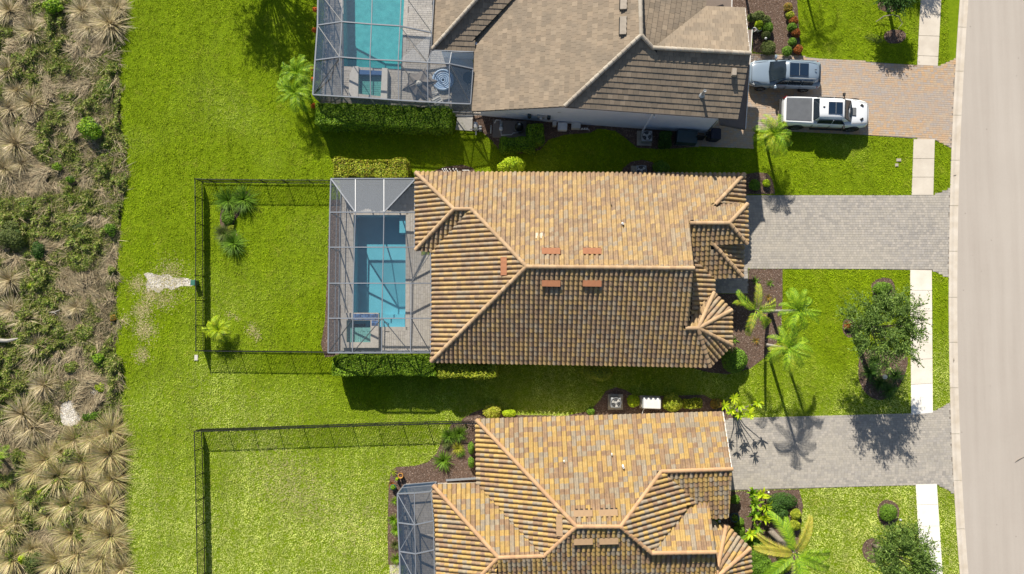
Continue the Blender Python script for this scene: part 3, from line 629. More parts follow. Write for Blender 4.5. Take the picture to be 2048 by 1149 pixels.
class House:
    def __init__(s, name, label, cat, kind, tm, cm):
        s.root = empty(name, (0, 0, 0), label=label, cat=cat); s.kind = kind; s.tm = G[tm]; s.cm = G[cm]
        s.full = []; s.bits = MB(); s.deck = MB()
        if kind == 's': s.w, s.ex = .305, .33; s.tv, s.tf = s_tile()
        else: s.w, s.ex = .33, .345; s.tv, s.tf = flat_tile()
    def face(s, pts, eave=None, lift=.0):
        """pts: 3d corners of a roof slope; eave: indices of the two corners along its level lower edge"""
        P = [Vector(p) for p in pts]
        if eave:
            a, b = P[eave[0]], P[eave[1]]; u = (b-a); u.z = 0; u.normalize()
            far = max(P, key=lambda p: abs((p-a).cross(u).length)); n = u.cross(far-a).normalized()
        else:
            n = Vector((0, 0, 0)); c = sum(P, Vector())/len(P)
            for i in range(len(P)): n += (P[i]-c).cross(P[(i+1) % len(P)]-c)
            n.normalize(); n = n if n.z > 0 else -n; u = n.cross(Vector((0, 0, 1))).normalized(); a = min(P, key=lambda p: p.z)
        if n.z < 0: n = -n
        up = Vector((0, 0, 1)); v = (up-n*up.dot(n)).normalized(); u = v.cross(n).normalized()
        n_ = len(P); k = len(s.deck.v); s.deck.v += [tuple(p-n*(.02+(p-a).dot(n))) for p in P]; s.deck.f += [tuple(k+i for i in t) for t in tessellate_polygon([P])]
        uv = [((p-a).dot(u), (p-a).dot(v)) for p in P]
        if sum(uv[i][0]*uv[(i+1) % n_][1]-uv[(i+1) % n_][0]*uv[i][1] for i in range(n_)) < 0: uv = uv[::-1]
        lo = (min(q[0] for q in uv), min(q[1] for q in uv)); hi = (max(q[0] for q in uv), max(q[1] for q in uv))
        M = Matrix(((u.x, v.x, n.x, 0), (u.y, v.y, n.y, 0), (u.z, v.z, n.z, 0), (0, 0, 0, 1)))
        L = max(q[1] for q in s.tv)
        j = 0; y = lo[1]-.04
        while y < hi[1]:
            off = (s.w*.5 if (j % 2 and s.kind == 'f') else 0)+(random.uniform(0, .08) if s.kind == 'f' else 0)
            x = math.floor(lo[0]/s.w)*s.w-off
            while x < hi[0]:
                t0, t1 = (x, y), (x+s.w, y+L); cs = [(x+.01, y+.05), (x+s.w-.01, y+.05), (x+s.w-.01, y+L), (x+.01, y+L)]
                ins = [in2(c, uv) for c in cs]; hit = [i for i in range(n_) if seg_hit(uv[i], uv[(i+1) % n_], (x, y+.05), t1)]
                jit = random.uniform(-.004, .004)
                if all(ins) and not hit:
                    o = a+u*x+v*y+n*(lift+jit); T = Matrix.Translation(o) @ M
                    s.full.append(((o+v*L/2).x, (o+v*L/2).y, (o+v*L/2).z, n, T))
                elif any(ins) or hit:
                    loc = []
                    for f in s.tf:
                        g = [(s.tv[i][0]+x, s.tv[i][1]+y, s.tv[i][2]+jit) for i in f]
                        for e in hit:
                            # the eave edge (lowest, level) does not cut: tiles overhang it a little
                            A, B = uv[e], uv[(e+1) % n_]
                            if abs(A[1]-B[1]) < .02 and A[1] < lo[1]+.05: continue
                            g = clip_face(g, A, B)
                            if not g: break
                        if g: loc.append(g)
                    if loc and not any(ins) and not in2((sum(p[0] for p in loc[0])/len(loc[0]), sum(p[1] for p in loc[0])/len(loc[0])+.03), uv): loc = []
                    for g in loc:
                        k = len(s.bits.v); s.bits.v += [tuple(a+u*p[0]+v*p[1]+n*(p[2]+lift)) for p in g]; s.bits.f.append(tuple(range(k, k+len(g))))
                x += s.w
            y += s.ex; j += 1
        return (a, n)
    def cap(s, a, b, r=.13, name='ridge_tile', step=.36):
        a, b = Vector(a), Vector(b); Lg = (b-a).length; k = max(1, round(Lg/step)); d = (b-a).normalized()
        side = d.cross(Vector((0, 0, 1))).normalized(); upv = side.cross(d)
        key = 'cap'+s.root.name+('%.3f' % (Lg/k))
        me = bpy.data.meshes.get(key)
        if not me:
            V = []; Fc = []; m = 8; l = Lg/k+.05
            for i, (x, rr, zz) in enumerate(((0, r*1.06, .012), (l, r*.9, -.005))):
                for q in range(m+1):
                    t = math.pi*q/m; V.append((x, rr*math.cos(t), zz+rr*.85*math.sin(t)))
            for q in range(m): Fc.append((q, q+1, m+1+q+1, m+1+q))
            Fc.append(tuple(range(m+1))[::-1]); Fc.append(tuple(range(m+1, 2*m+2)))
            mb = MB(); mb.add(V, Fc); me = mb.mesh(key, s.cm)
        for i in range(k):
            o = a+d*(i*Lg/k)+upv*.085; T = Matrix(((d.x, side.x, upv.x, o.x), (d.y, side.y, upv.y, o.y), (d.z, side.z, upv.z, o.z), (0, 0, 0, 1)))
            link(name, me, s.roof, T)
    def finish(s):
        s.full.sort(key=lambda t: (Vector(t[:3])-CAM).length - 9*t[3].dot((CAM-Vector(t[:3])).normalized()))
        inview = lambda t: 0 < 1024+F_PX*(ROT.transposed() @ (Vector(t[:3])-CAM)).x/(-(ROT.transposed() @ (Vector(t[:3])-CAM)).z) < 2048 and 5 < 574.5-F_PX*(ROT.transposed() @ (Vector(t[:3])-CAM)).y/(-(ROT.transposed() @ (Vector(t[:3])-CAM)).z) < 1145
        vis = [t for t in s.full if inview(t)]; vis_i = set(id(t) for t in vis[:300])
        mb = MB(); mb.add(s.tv, s.tf); tme = mb.mesh('roof_tile_'+s.root.name, s.tm, smooth=(s.kind == 's'), fix=False)
        if s.kind == 's': tme.polygons.foreach_set('use_smooth', [i < 8 for i in range(len(tme.polygons))])
        for t in vis[:300]: link('roof_tile', tme, s.roof, t[4])
        rest = [t for t in s.full if id(t) not in vis_i]
        tv = np.array([(*p, 1) for p in s.tv]); tf = np.array(s.tf); V = []; Fc = []
        for i, t in enumerate(rest): V.append((tv@np.array(t[4]).T)[:, :3]); Fc.append(tf+i*len(tv))
        me = mesh_np('roof_tiles', np.concatenate(V), np.concatenate(Fc), s.tm)
        if s.kind == 's': me.polygons.foreach_set('use_smooth', np.tile(np.array([i < 8 for i in range(len(s.tf))]), len(rest)))
        o = link('roof_tiles', me, s.roof, kind='stuff')
        # cut tiles along hips and valleys: merge per tile happens by welding shared corners
        me = bpy.data.meshes.new('cut_tiles'); me.from_pydata(s.bits.v, [], s.bits.f); me.materials.append(s.tm)
        bm = bmesh.new(); bm.from_mesh(me); bmesh.ops.remove_doubles(bm, verts=bm.verts, dist=.0004); bm.to_mesh(me); bm.free()
        link('cut_roof_tiles', me, s.roof, kind='stuff')
        for i, (a, b) in enumerate(s.caps): s.cap(a, b)
    def make_roof(s): s.roof = s.deck.obj('roof', G['under'], s.root)
    def edge(s, a, b, mat='gutter', w=.11, h=.13, dz=-.05, name='gutter'):
        mb = MB(); a, b = Vector(a), Vector(b); d = (b-a).normalized(); mb.beam(a+Vector((0, 0, dz)), b+Vector((0, 0, dz)), w, h); mb.obj(name, G[mat], s.root)
    def wall(s, pts, zt, mat='stucco', t=.16, name='wall', close=False):
        n = len(pts); 
        for i in range(n if close else n-1):
            j = (i+1) % n; a, b = Vector((*pts[i][:2], 0)), Vector((*pts[j][:2], 0)); d = (b-a).normalized(); m = Vector((-d.y, d.x, 0))*t/2
            za, zb = zt[i] if isinstance(zt, list) else zt, zt[j] if isinstance(zt, list) else zt
            a2, b2 = a-d*t*.49, b-d*t*.51; V = [a2-m, b2-m, b2+m, a2+m]; V = [(p.x, p.y, -.05) for p in V]+[(V[0].x, V[0].y, za), (V[1].x, V[1].y, zb), (V[2].x, V[2].y, zb), (V[3].x, V[3].y, za)]
            mb = MB(); mb.add(V, [(3, 2, 1, 0), (4, 5, 6, 7), (0, 1, 5, 4), (1, 2, 6, 5), (2, 3, 7, 6), (3, 0, 4, 7)]); mb.obj(name, G[mat], s.root)
ZE = 2.6; SL = .44
def E(px, py, z=ZE): return W(px, py, z)
# ---------------------------------------------------------------- middle house
H = House('tiled_house', 'middle house with weathered barrel tile roof and red roof vents', 'house', 's', 'tile_mid', 'cap_mid')
aN, bN = E(832, 346), E(1488, 349); N = slope_plane(aN, bN, SL, E(1000, 700))
A1, A2 = RP(908, 419, N), RP(943, 419, N); R1, R2 = RP(1053, 534, N), RP(1387, 537, N)
SWc, SEc = E(863, 723), E(1419, 733); S_ = plane3(SWc, SEc, R1)
GL, GR = RP(1379, 447, N), RP(1458, 447, N); GNE = RP(1494, 409, N); NEb = RP(1430, 410, N)
H.face([aN, bN, NEb, GNE, GR, GL, R2, R1, A2, A1], (0, 1))
wS = E(832, 500); H.face([aN, wS, A1], (0, 1))
nt = E(865, 503); H.face([wS, A1, A2, nt], (0, 3))
H.face([SWc, nt, A2, R1], (0, 1))
Sr = RP(1379, 641, S_); Tv = RP(1370, 657, S_); ap = RP(1395.5, 657, S_)
H.face([SWc, SEc, ap, Tv, Sr, R2, R1], (0, 1))
ge = E(1484, 553); gw = E(1427, 556); GS = slope_plane(ge, gw, SL, E(1430, 450)); GSE = RP(1493, 488, GS)
ES = slope_plane(E(1427, 556), E(1427, 586), SL, E(1380, 570))
Ea, Eb = RP(1386, 518, ES), RP(1380, 641, ES); sub = RP(1426, 489, GS)
H.face([ge, gw, Ea, GL, GR, GSE, sub], (0, 1))
H.face([E(1427, 556), E(1427, 586), RP(1403, 608, ES), Eb, Ea], (0, 1))
H.face([GNE, GSE, GR], (0, 1)); H.face([bN, E(1488, 408), NEb], (0, 1))
H.face([E(1486, 490), ge, sub], (0, 1))
t1, t2, t3 = E(1427, 586), E(1462, 621), E(1462, 690)
H.face([t1, t2, ap], (0, 1)); H.face([t2, t3, ap], (0, 1)); H.face([t3, SEc, ap], (0, 1))
H.face([RP(1403, 608, ES), t1, ap, Tv], None)
H.caps = [(aN, A1), (A1, A2), (A2, R1), (R1, R2), (SWc, R1), (wS, A1), (bN, NEb), (GNE, GR), (GL, GR), (GSE, GR), (ge, sub), (Tv, ap), (t1, ap), (t2, ap), (t3, ap), (SEc, ap)]
H.make_roof(); H.finish()
for a, b in ((aN, bN), (SWc, SEc)): H.edge(a, b, 'gutter')
for a, b in ((aN, wS), (nt, SWc), (bN, E(1488, 408)), (GNE, GSE), (E(1486, 490), ge), (ge, gw), (gw, t1), (t1, t2), (t2, t3), (t3, SEc), (wS, nt)): H.edge(a, b, 'fascia', .05, .16, -.06, 'fascia')
w_ = lambda L_: [E(x, y) for x, y in L_]
H.wall(w_([(846, 361), (1473, 364), (1473, 476), (1412, 545), (1412, 590), (1447, 628), (1447, 684), (1412, 719), (877, 709), (877, 517), (846, 486)]), 2.68, 'stucco_tan', close=True)
H.wall([R2-Vector((.1, 0, 0)), Vector((Sr.x-.15, Sr.y, 0))], [R2.z-.12, Sr.z-.12], 'stucco_tan'); H.wall([GL-Vector((.12, 0, 0)), R2-Vector((.12, 0, 0))], [GL.z-.12, R2.z-.12], 'stucco_tan')
mb = MB(); p = E(1473, 425); mb.box((p.x+.1, p.y-.3, 1.15), (.06, 2.9*1.6, 2.3)); mb.obj('garage_door', G['garage'], H.root)
def pt_up(p, n, h): return p+n*h
def ridge_vent(Hh, px, py, plane, mat, along='x', L=1.15, wv=.38):
    """low hooded vent on the slope, its open side facing down the slope"""
    c = RP(px, py, plane); n = plane[1]; up = Vector((0, 0, 1)); v = (up-n*up.dot(n)).normalized(); u = v.cross(n).normalized()
    V = []; wave = 7; Fc = []
    for i in range(wave+1):
        x = -L/2+L*i/wave; V += [c+u*x-v*wv*.5+n*.24, c+u*x+v*(wv*.5+.012*math.cos(i*math.pi))+n*.13, c+u*x-v*wv*.5+n*.03, c+u*x+v*wv*.5+n*.0]
    for i in range(wave):
        a = i*4; Fc += [(a, a+4, a+5, a+1), (a+2, a, a+4, a+6)[::-1]]
    Fc += [(0, 1, 3, 2), (wave*4, wave*4+2, wave*4+3, wave*4+1)]
    mb = MB(); mb.add(V, Fc); o = mb.obj('roof_vent', G[mat], Hh.root)
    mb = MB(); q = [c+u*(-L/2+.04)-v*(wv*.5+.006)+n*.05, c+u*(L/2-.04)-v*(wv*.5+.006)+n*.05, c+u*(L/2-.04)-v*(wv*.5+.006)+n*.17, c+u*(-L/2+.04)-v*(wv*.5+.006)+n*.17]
    mb.add(q, [(0, 1, 2, 3)]); q = [c+u*(-L/2)-v*(wv*.5+.10)+n*.108, c+u*(L/2)-v*(wv*.5+.10)+n*.108, c+u*(L/2)-v*wv*.5+n*.108, c+u*(-L/2)-v*wv*.5+n*.108]; mb.add(q, [(0, 1, 2, 3)]); mb.obj('louvre_shade_strip', G['darkin'], o)  # vent opening, plus a dark strip in front standing in for shade
def pipe_vent(Hh, px, py, plane, r=.05, h=.3, mat='white'):
    c = RP(px, py, plane); mb = MB(); mb.lathe(c, [(r*2.4, -.02), (r*1.5, .06), (r, .10), (r, h), (r*.7, h), (r*.7, h-.03)], 10); mb.obj('vent_pipe', G[mat], Hh.root)
Wm = plane3(SWc, nt, R1)
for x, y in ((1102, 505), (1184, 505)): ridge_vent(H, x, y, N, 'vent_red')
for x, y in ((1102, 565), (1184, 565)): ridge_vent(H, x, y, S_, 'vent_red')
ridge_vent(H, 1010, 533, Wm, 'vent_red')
for x in (1075.5, 1085): c = RP(x, 473.5, N); mb = MB(); V_, F_ = s_tile(); v_ = Vector((0, -1, -.335)).normalized()*-1; v_ = Vector((0, -math.cos(math.atan(.44)), math.sin(math.atan(.44)))); n_ = Vector((1, 0, 0)).cross(v_)*-1; n_ = n_ if n_.z > 0 else -n_; mb.add([tuple(c+Vector((p[0]-.15, 0, 0))+v_*(p[1]-.18)+n_*(p[2]+.012)) for p in V_], F_); mb.obj('replacement_tile', G['pale_tile'], H.roof, label='pale replacement roof tile')
pipe_vent(H, 1245, 449, N, .06, .32); pipe_vent(H, 1222, 411, N, .03, .2, 'gutter'); pipe_vent(H, 1008, 413, N, .03, .2, 'gutter')
# bottom house
H = House('tiled_house', 'lowest house with bright ochre and grey barrel tile roof and tan vents', 'house', 's', 'tile_low', 'cap_low')
a0, b0 = E(953, 840), E(1446, 825); N = slope_plane(a0, b0, SL, E(1150, 1100))
pk1, pk2, pk3, pk4 = RP(1153, 1053, N), RP(1241, 1053, N), RP(1322, 943, N), RP(1463.5, 938, N)
H.face([a0, b0, pk4, pk3, pk2, pk1], (0, 1))
c0 = E(955, 968); d0 = E(867, 971); WN = slope_plane(c0, d0, SL, E(1000, 1100))
w1, w2 = RP(997, 1115, WN), RP(1088, 1112, WN)
H.face([d0, c0, w2, w1], (0, 1)); H.face([a0, c0, w2, pk1], (0, 1))
H.face([d0, w1, W(1000, 1115, w1.z)+Vector((0, -7.5, -2)), E(880, 1245)], (0, 3))
Gs0, Gs1 = W(1457, 1034, 3.1), W(1424, 1036, 3.1); GP = plane3(Gs0, Gs1, pk3); val = RP(1396, 1007, GP)
H.face([Gs0, Gs1, val, pk3, pk4], (0, 1))
EP = plane3(pk3, pk2, val); r3 = RP(1303, 1106, EP); vn = W(1373, 1008, val.z+.02); ve = W(1417, 1008, val.z+.02)
H.face([pk3, pk2, r3, vn, val], None)
r4 = W(1430, 1104, r3.z); H.face([vn, ve, r4, r3], (0, 1))
sE, sW = W(1444, 1250, 2.6), W(880, 1262, 2.6)
H.face([sE, sW, w1, w2, pk1, pk2, r3, r4], (0, 1))
tc = W(1430, 1156, 4.0); q = [E(1424, 1053), E(1452, 1050), E(1499, 1097), E(1503, 1190), E(1450, 1235)]
for i in range(4): H.face([q[i], q[i+1], tc], (0, 1))
H.caps = [(a0, pk1), (pk1, pk2), (pk3, pk2), (pk3, pk4), (d0, w1), (w1, w2), (w2, pk1), (pk2, r3), (r3, r4), (q[1], tc), (q[2], tc), (q[3], tc)]
# the west hip of the wing continues out of the frame
H.caps.append((W(905, 1210, 2.9), w1))
H.make_roof(); H.finish()
H.edge(a0, b0, 'gutter')
for a, b in ((a0, c0), (c0, d0), (d0, E(880, 1245)), (Gs0, Gs1), (q[0], q[1]), (q[1], q[2]), (q[2], q[3])): H.edge(a, b, 'gutter', .06, .15, -.06, 'fascia')
H.edge(b0, pk4, 'fascia', .05, .16, -.05, 'fascia'); H.edge(pk4, Gs0, 'fascia', .05, .16, -.05, 'fascia'); H.edge(ve, r4, 'fascia', .04, .16, -.05, 'fascia')
H.wall([E(967, 854), E(1434, 840), E(1440, 935)], 2.68, 'stucco_tan'); H.wall([E(1440, 840), E(1445, 940), E(1443, 1022)], [2.7, pk4.z-.15, 3.0], 'stucco_tan', t=.2)
H.wall([E(967, 854), E(967, 985), E(882, 986), E(886, 1230)], 2.68, 'stucco_tan'); H.wall([W(1443, 1022, 3), W(1412, 1022, 3), W(1412, 1100, 3), W(1425, 1200, 3)], 2.7, 'stucco_tan')
H.wall([E(1438, 1066), E(1448, 1064), E(1486, 1104), E(1489, 1190)], 2.68, 'stucco_tan')
H.wall([ve-Vector((.1, 0, 0)), r4-Vector((.1, 0, 0))], [ve.z-.1, r4.z-.1], 'stucco_tan')
Wb = plane3(a0, c0, pk1); Sb = plane3(sE, sW, pk1)
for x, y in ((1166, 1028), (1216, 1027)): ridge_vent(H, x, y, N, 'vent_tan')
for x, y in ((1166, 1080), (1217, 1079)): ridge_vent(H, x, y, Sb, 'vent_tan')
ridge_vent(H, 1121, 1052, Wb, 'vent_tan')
pipe_vent(H, 1246, 934, N, .06, .32); pipe_vent(H, 1128, 923, N, .035, .2); pipe_vent(H, 1223, 909, N, .04, .22)
# ---------------------------------------------------------------- top house
H = House('shingled_house', 'uppermost house with taupe flat tile roof and pale blue grey side wall', 'house', 'f', 'tile_top', 'cap_top')
a1, a2 = E(945, 223), E(951, 75); W1 = slope_plane(a1, a2, .44, E(1200, 100))
p1, p2 = RP(1130, 213, W1), RP(1282, 72, W1); pv = RP(1024, 0, W1); pv2 = RP(1110, -88, W1); pr = RP(1276, -160, W1)
H.face([a1, a2, pv, pv2, pr, p2, p1], (0, 1))
zS = p1.z; s2 = W(1476, 237, zS); SP = plane3(p1, s2, p2); q1, q2 = RP(1305, 97, SP), RP(1500, 108, SP)
H.face([p1, s2, q2, q1, p2], (0, 1))
zg = q1.z-1.25; g1, g2 = W(1490, 17, zg), W(1411, 14, zg)
H.face([g1, g2, q1, q2], (0, 1))
e1 = W(1430, -120, zg-.2); H.face([g2, e1, W(1276, -160, pr.z), p2, q1], (0, 1))
b1, b2 = E(865, 99), E(950, 103); S2 = slope_plane(b1, b2, SL, E(950, -50)); b3 = RP(1004, -56, S2)
H.face([b1, b2, E(951, 76, 2.78), pv, pv2, b3], (0, 1))
H.face([b1, b3, E(868, -210)], (0, 2))
H.caps = [(p1, p2), (pr, p2), (p2, q1), (q1, q2), (b1, b3)]
H.make_roof(); H.finish()
lr = [W(1412, 16, 3.2), W(1463, 18, 3.2), W(1466, -90, 3.2), W(1414, -90, 3.2)]
mb = MB(); mb.add([tuple(p) for p in lr]+[tuple(p-Vector((0, 0, .2))) for p in lr], [(0, 1, 2, 3), (7, 6, 5, 4), (0, 4, 5, 1), (1, 5, 6, 2), (2, 6, 7, 3), (3, 7, 4, 0)]); mb.obj('porch_roof', G['canopy'], H.root)
H.edge(lr[1], lr[2], 'fascia', .05, .14, 0, 'fascia')
cp = [(1438, 238), (1440, 248), (1490, 258), (1503, 60), (1480, 58), (1462, 236)]
mb = MB(); mb.prism([tuple(W(x, y, 3.4)[:2]) for x, y in cp], 3.2, 3.4); mb.obj('canopy', G['canopy'], H.root)
H.edge(W(1491, 258, 3.4), W(1504, 60, 3.4), 'fascia', .05, .2, -.05, 'fascia')
H.edge(W(1440, 249, 3.4), W(1490, 259, 3.4), 'gutter', .05, .2, -.05, 'fascia')
H.edge(p1, s2, 'gutter', .13, .14, -.05); H.edge(a1, p1, 'gutter', .05, .12, -.06, 'fascia'); H.edge(a1, a2, 'fascia', .06, .14, -.06, 'fascia'); H.edge(b1, E(868, -200), 'fascia', .06, .14, -.06, 'fascia')
H.edge(b1, b2, 'gutter'); H.edge(s2, q2, 'gutter', .05, .14, -.06, 'fascia'); H.edge(q2, g1, 'fascia', .05, .14, -.06, 'fascia'); H.edge(g1, g2, 'fascia', .05, .12, -.06, 'fascia')
i = lambda p, dx, dy: p+Vector((dx, dy, 0))
H.wall([i(a1, .5, .55), i(p1, 0, .55), i(s2, -.8, .6)], [2.75, p1.z-.1, s2.z-.05], 'stucco')
H.wall([i(s2, -.8, .6), i((s2+g1)/2, -.75, 0), i(g1, -.6, -.3)], [s2.z-.05, q1.z-.15, g1.z], 'stucco')
H.wall([i(a1, .5, .55), i(a2, .5, .4), i(b2, .2, .5), i(b1, .5, .5), i(E(868, -200), .5, 0)], 2.68, 'stucco')
mb = MB(); p = (s2+g1)/2; mb.box((p.x-.55, p.y-.3, 1.15), (.1, 4.9, 2.3), -.05); mb.obj('garage_door', G['garage'], H.root)
N_ = plane3(a1, a2, p2)
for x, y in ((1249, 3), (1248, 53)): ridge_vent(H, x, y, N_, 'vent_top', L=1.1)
pipe_vent(H, 1404, 190, SP, .09, .75, 'greym')
mb = MB(); c = RP(1467, 146, SP); mb.box((c.x, c.y, c.z+.12), (.3, .5, .2), -.06, .85); mb.obj('roof_vent', G['vent_top'], H.root)
# downpipes on the pale side wall
for x0_, y0_, x1_2 in ((1309, 232, 1296),):
    mb = MB(); t = W(x0_, y0_+3, 4.9); t2 = Vector((t.x, t.y+.42, 4.5)); mb.beam(t, t2, .08); mb.beam(t2, Vector((t2.x, t2.y, .1)), .08); mb.obj('downpipe', G['stucco'], H.root)
def yw(x): # outer face of the side wall at world x
    A, B = i(a1, .5, .47), i(s2, -.8, .52); return A.y+(B.y-A.y)*(x-A.x)/(B.x-A.x)
mb = MB(); p = W(1130, 231, 2.2); mb.box((p.x, yw(p.x)-.02, 2.4), (1.0, .05, .08)); mb.obj('wall_trim', G['greym'], H.root)
# ================================================================== SCREENED POOL CAGES
def cage(label, nodes, beams, panels, dark=()):
    e = empty('pool_cage', (0, 0, 0), label=label, cat='screen enclosure', group='screened pool enclosures')
    g = lambda k: Vector(k) if not isinstance(k, str) else nodes[k]
    for b in beams:
        a, c, w = (g(b[0]), g(b[1]), b[2] if len(b) > 2 else .06)
        mb = MB(); mb.beam(a, c, w, w*1.3); mb.obj('frame_bar', G['alu_d' if len(b) > 3 else 'alu'], e)
    for p in panels:
        P = [g(k) for k in p[1:]]; mb = MB(); n = (P[1]-P[0]).cross(P[2]-P[0]).normalized()*.004
        c = sum(P, Vector())/len(P); Q = [q+(c-q).normalized()*.02 for q in P]; mb.add(Q, [tuple(range(len(Q)))]); mb.obj('screen_panel', G[p[0]], e)
    return e
def gr(p, z=0.03): return Vector((p.x, p.y, z))
zE, zT = 2.55, 3.3
nd = {}
rows = [(358, 662, 711, 768, 831), (425, 660, 711, 768, 829), (495, 659, 709, 767, 829), (567, 658, 707, 765, 822, 862), (637, 657, 706, 764, 822, 862), (706, 656.5, 705, 763.5, 821, 861)]
for r, row in enumerate(rows):
    for c, x in enumerate(row[1:]):
        z = zE if c == 0 else (zT if c < 3 else (zT if len(row) == 6 and c == 3 else 2.7))
        if r == 0: z = zE
        nd['n%d%d' % (r, c)] = W(x, row[0], z)
nd['k'] = W(861, 506, 2.7)
B = []; P = []
for r in range(1, 6):
    m = len(rows[r])-1
    for c in range(m-1): B.append(('n%d%d' % (r, c), 'n%d%d' % (r, c+1), .07))
B += [('n00', 'n03', .08), ('n00', 'n11', .08), ('n03', 'n12', .08), ('n01', 'n11', .05), ('n02', 'n12', .05)]
for r in range(1, 5):
    for c in (0, 1, 2): B.append(('n%d%d' % (r, c), 'n%d%d' % (r+1, c), .08 if c == 0 else .055))
B += [('n33', 'n43', .055), ('n43', 'n53', .055), ('n34', 'n44', .06), ('n44', 'n54', .06), ('k', 'n34', .06), ('n33', 'k', .045, 1), ('n00', 'n10', .08), ('n13', 'n23', .05), ('n03', 'n13', .05)]
B += [('n41', 'n50', .05, 1), ('n42', 'n51', .05, 1), ('n42', 'n53', .05, 1), ('n43', 'n54', .05, 1)]
for r in range(6):                                         # posts and low rails of the long side wall
    a = nd['n%d0' % r]; B.append((a, gr(a), .06))
    if r: b = nd['n%d0' % (r-1)]; B.append((gr(a, 1.0), gr(b, 1.0), .05)); B.append((gr(a, .06), gr(b, .06), .07)); P.append(('screen_wall', a, b, gr(b), gr(a)))
for c in range(5):
    a = nd['n5%d' % c]; B.append((a, gr(a), .06))
    if c: b = nd['n5%d' % (c-1)]; B.append((gr(a, 1.0), gr(b, 1.0), .05)); B.append((gr(a, .06), gr(b, .06), .07)); P.append(('screen_wall', a, b, gr(b), gr(a)))
for c in range(4):
    a = nd['n0%d' % c]; B.append((a, gr(a), .06))
    if c: b = nd['n0%d' % (c-1)]; B.append((gr(a, 1.0), gr(b, 1.0), .05)); B.append((gr(a, .06), gr(b, .06), .07)); P.append(('screen_wall', a, b, gr(b), gr(a)))
P += [('screen_pale', 'n00', 'n01', 'n11'), ('screen_pale', 'n01', 'n02', 'n12', 'n11'), ('screen_pale', 'n02', 'n03', 'n12'), ('screen', 'n00', 'n11', 'n10'), ('screen', 'n03', 'n13', 'n12')]
for r in range(1, 5):
    for c in range(3 if r < 3 else 4): 
        if r == 1 and c == 2: P.append(('screen', 'n12', 'n13', 'n23', 'n22')); continue
        if r == 2 and c == 2: P.append(('screen', 'n22', 'n23', 'n33', 'n32')); continue
        P.append(('screen', 'n%d%d' % (r, c), 'n%d%d' % (r, c+1), 'n%d%d' % (r+1, c+1), 'n%d%d' % (r+1, c)))
P.append(('screen', 'n23', 'k', 'n33')); P.append(('screen', 'k', 'n34', 'n33'))
cage('grey framed screen cage over the turquoise pool behind the middle house', nd, B, P)
# cage of the top house
nd = {}
X = {'a': [(636.5, -18, 2.55), (685, -25, 3.3), (745, -22, 3.3), (803, -18, 3.3), (868, -3, 2.8)],
     'b': [(635.5, 51, 2.55), (684, 44, 3.3), (743, 49, 3.3), (800, 52.5, 3.3), (863.5, 66, 2.8)],
     'c': [(630.5, 121, 2.55), (679.5, 114.6, 3.3), (740, 119.5, 3.3), (796.5, 122, 3.3), (855, 125.6, 3.3), (899, 128, 3.3), (946, 138, 2.8)],
     'd': [(626, 190, 2.55), (684.5, 193.5, 2.9), (741.5, 197, 3.0), (797.5, 201, 3.0), (856, 204.5, 3.0), (898, 207, 2.9), (941, 208.5, 2.7)],
     'e': [(638, -90, 2.55), (687, -96, 3.3), (747, -92, 3.3), (806, -88, 3.3), (872, -75, 2.8)]}
for k, L_ in X.items():
    for i_, (x, y, z) in enumerate(L_): nd[k+str(i_)] = W(x, y, z)
nd['f'] = W(863.5, 101, 2.7); nd['g'] = W(903, 105, 2.9); nd['h'] = W(947, 104, 2.7)
B = []; P = []
for k in 'eabcd':
    for i_ in range(len(X[k])-1): B.append((k+str(i_), k+str(i_+1), .075))
for p, q in (('e', 'a'), ('a', 'b'), ('b', 'c'), ('c', 'd')):
    for i_ in range(min(len(X[p]), len(X[q]))):
        if i_ == 4 and p == 'b': B.append(('b4', 'f', .06)); continue
        B.append((p+str(i_), q+str(i_), .09 if i_ == 0 else .055))
    for i_ in range(min(len(X[p]), len(X[q]))-1):
        if p == 'b' and i_ == 3: P.append(('screen_blue', 'b3', 'b4', 'f', 'c4', 'c3')); continue
        P.append(('screen_blue', p+str(i_), p+str(i_+1), q+str(i_+1), q+str(i_)))
B += [('b0', 'c1', .05, 1), ('c1', 'd0', .05, 1), ('b3', 'c4', .05, 1), ('c3', 'd4', .05, 1), ('c5', 'd6', .05, 1), ('f', 'c4', .05), ('g', 'c5', .05), ('f', 'h', .05), ('g', 'h', .05), ('a0', 'b1', .04, 1), ('a3', 'b4', .04, 1)]
P += [('screen_blue', 'f', 'g', 'c5', 'c4'), ('screen_blue', 'g', 'h', 'c6', 'c5')]
for k0, k1 in (('e0', 'a0'), ('a0', 'b0'), ('b0', 'c0'), ('c0', 'd0'), ('d0', 'd1'), ('d1', 'd2'), ('d2', 'd3'), ('d3', 'd4'), ('d4', 'd5'), ('d5', 'd6')):
    a, b = nd[k0], nd[k1]; B += [(a, gr(a), .06), (gr(a, 1.0), gr(b, 1.0), .05), (gr(a, .06), gr(b, .06), .07)]; P.append(('screen_blue_wall', a, b, gr(b), gr(a)))
B += [(nd['d6'], gr(nd['d6']), .06), (gr(nd['d0']), nd['d1'], .05, 1), (gr(nd['d3']), nd['d4'], .05, 1), (gr(nd['d5'], .1), nd['d6'], .05, 1)]
cage('blue grey screen cage over the aqua pool of the uppermost house', nd, B, P)
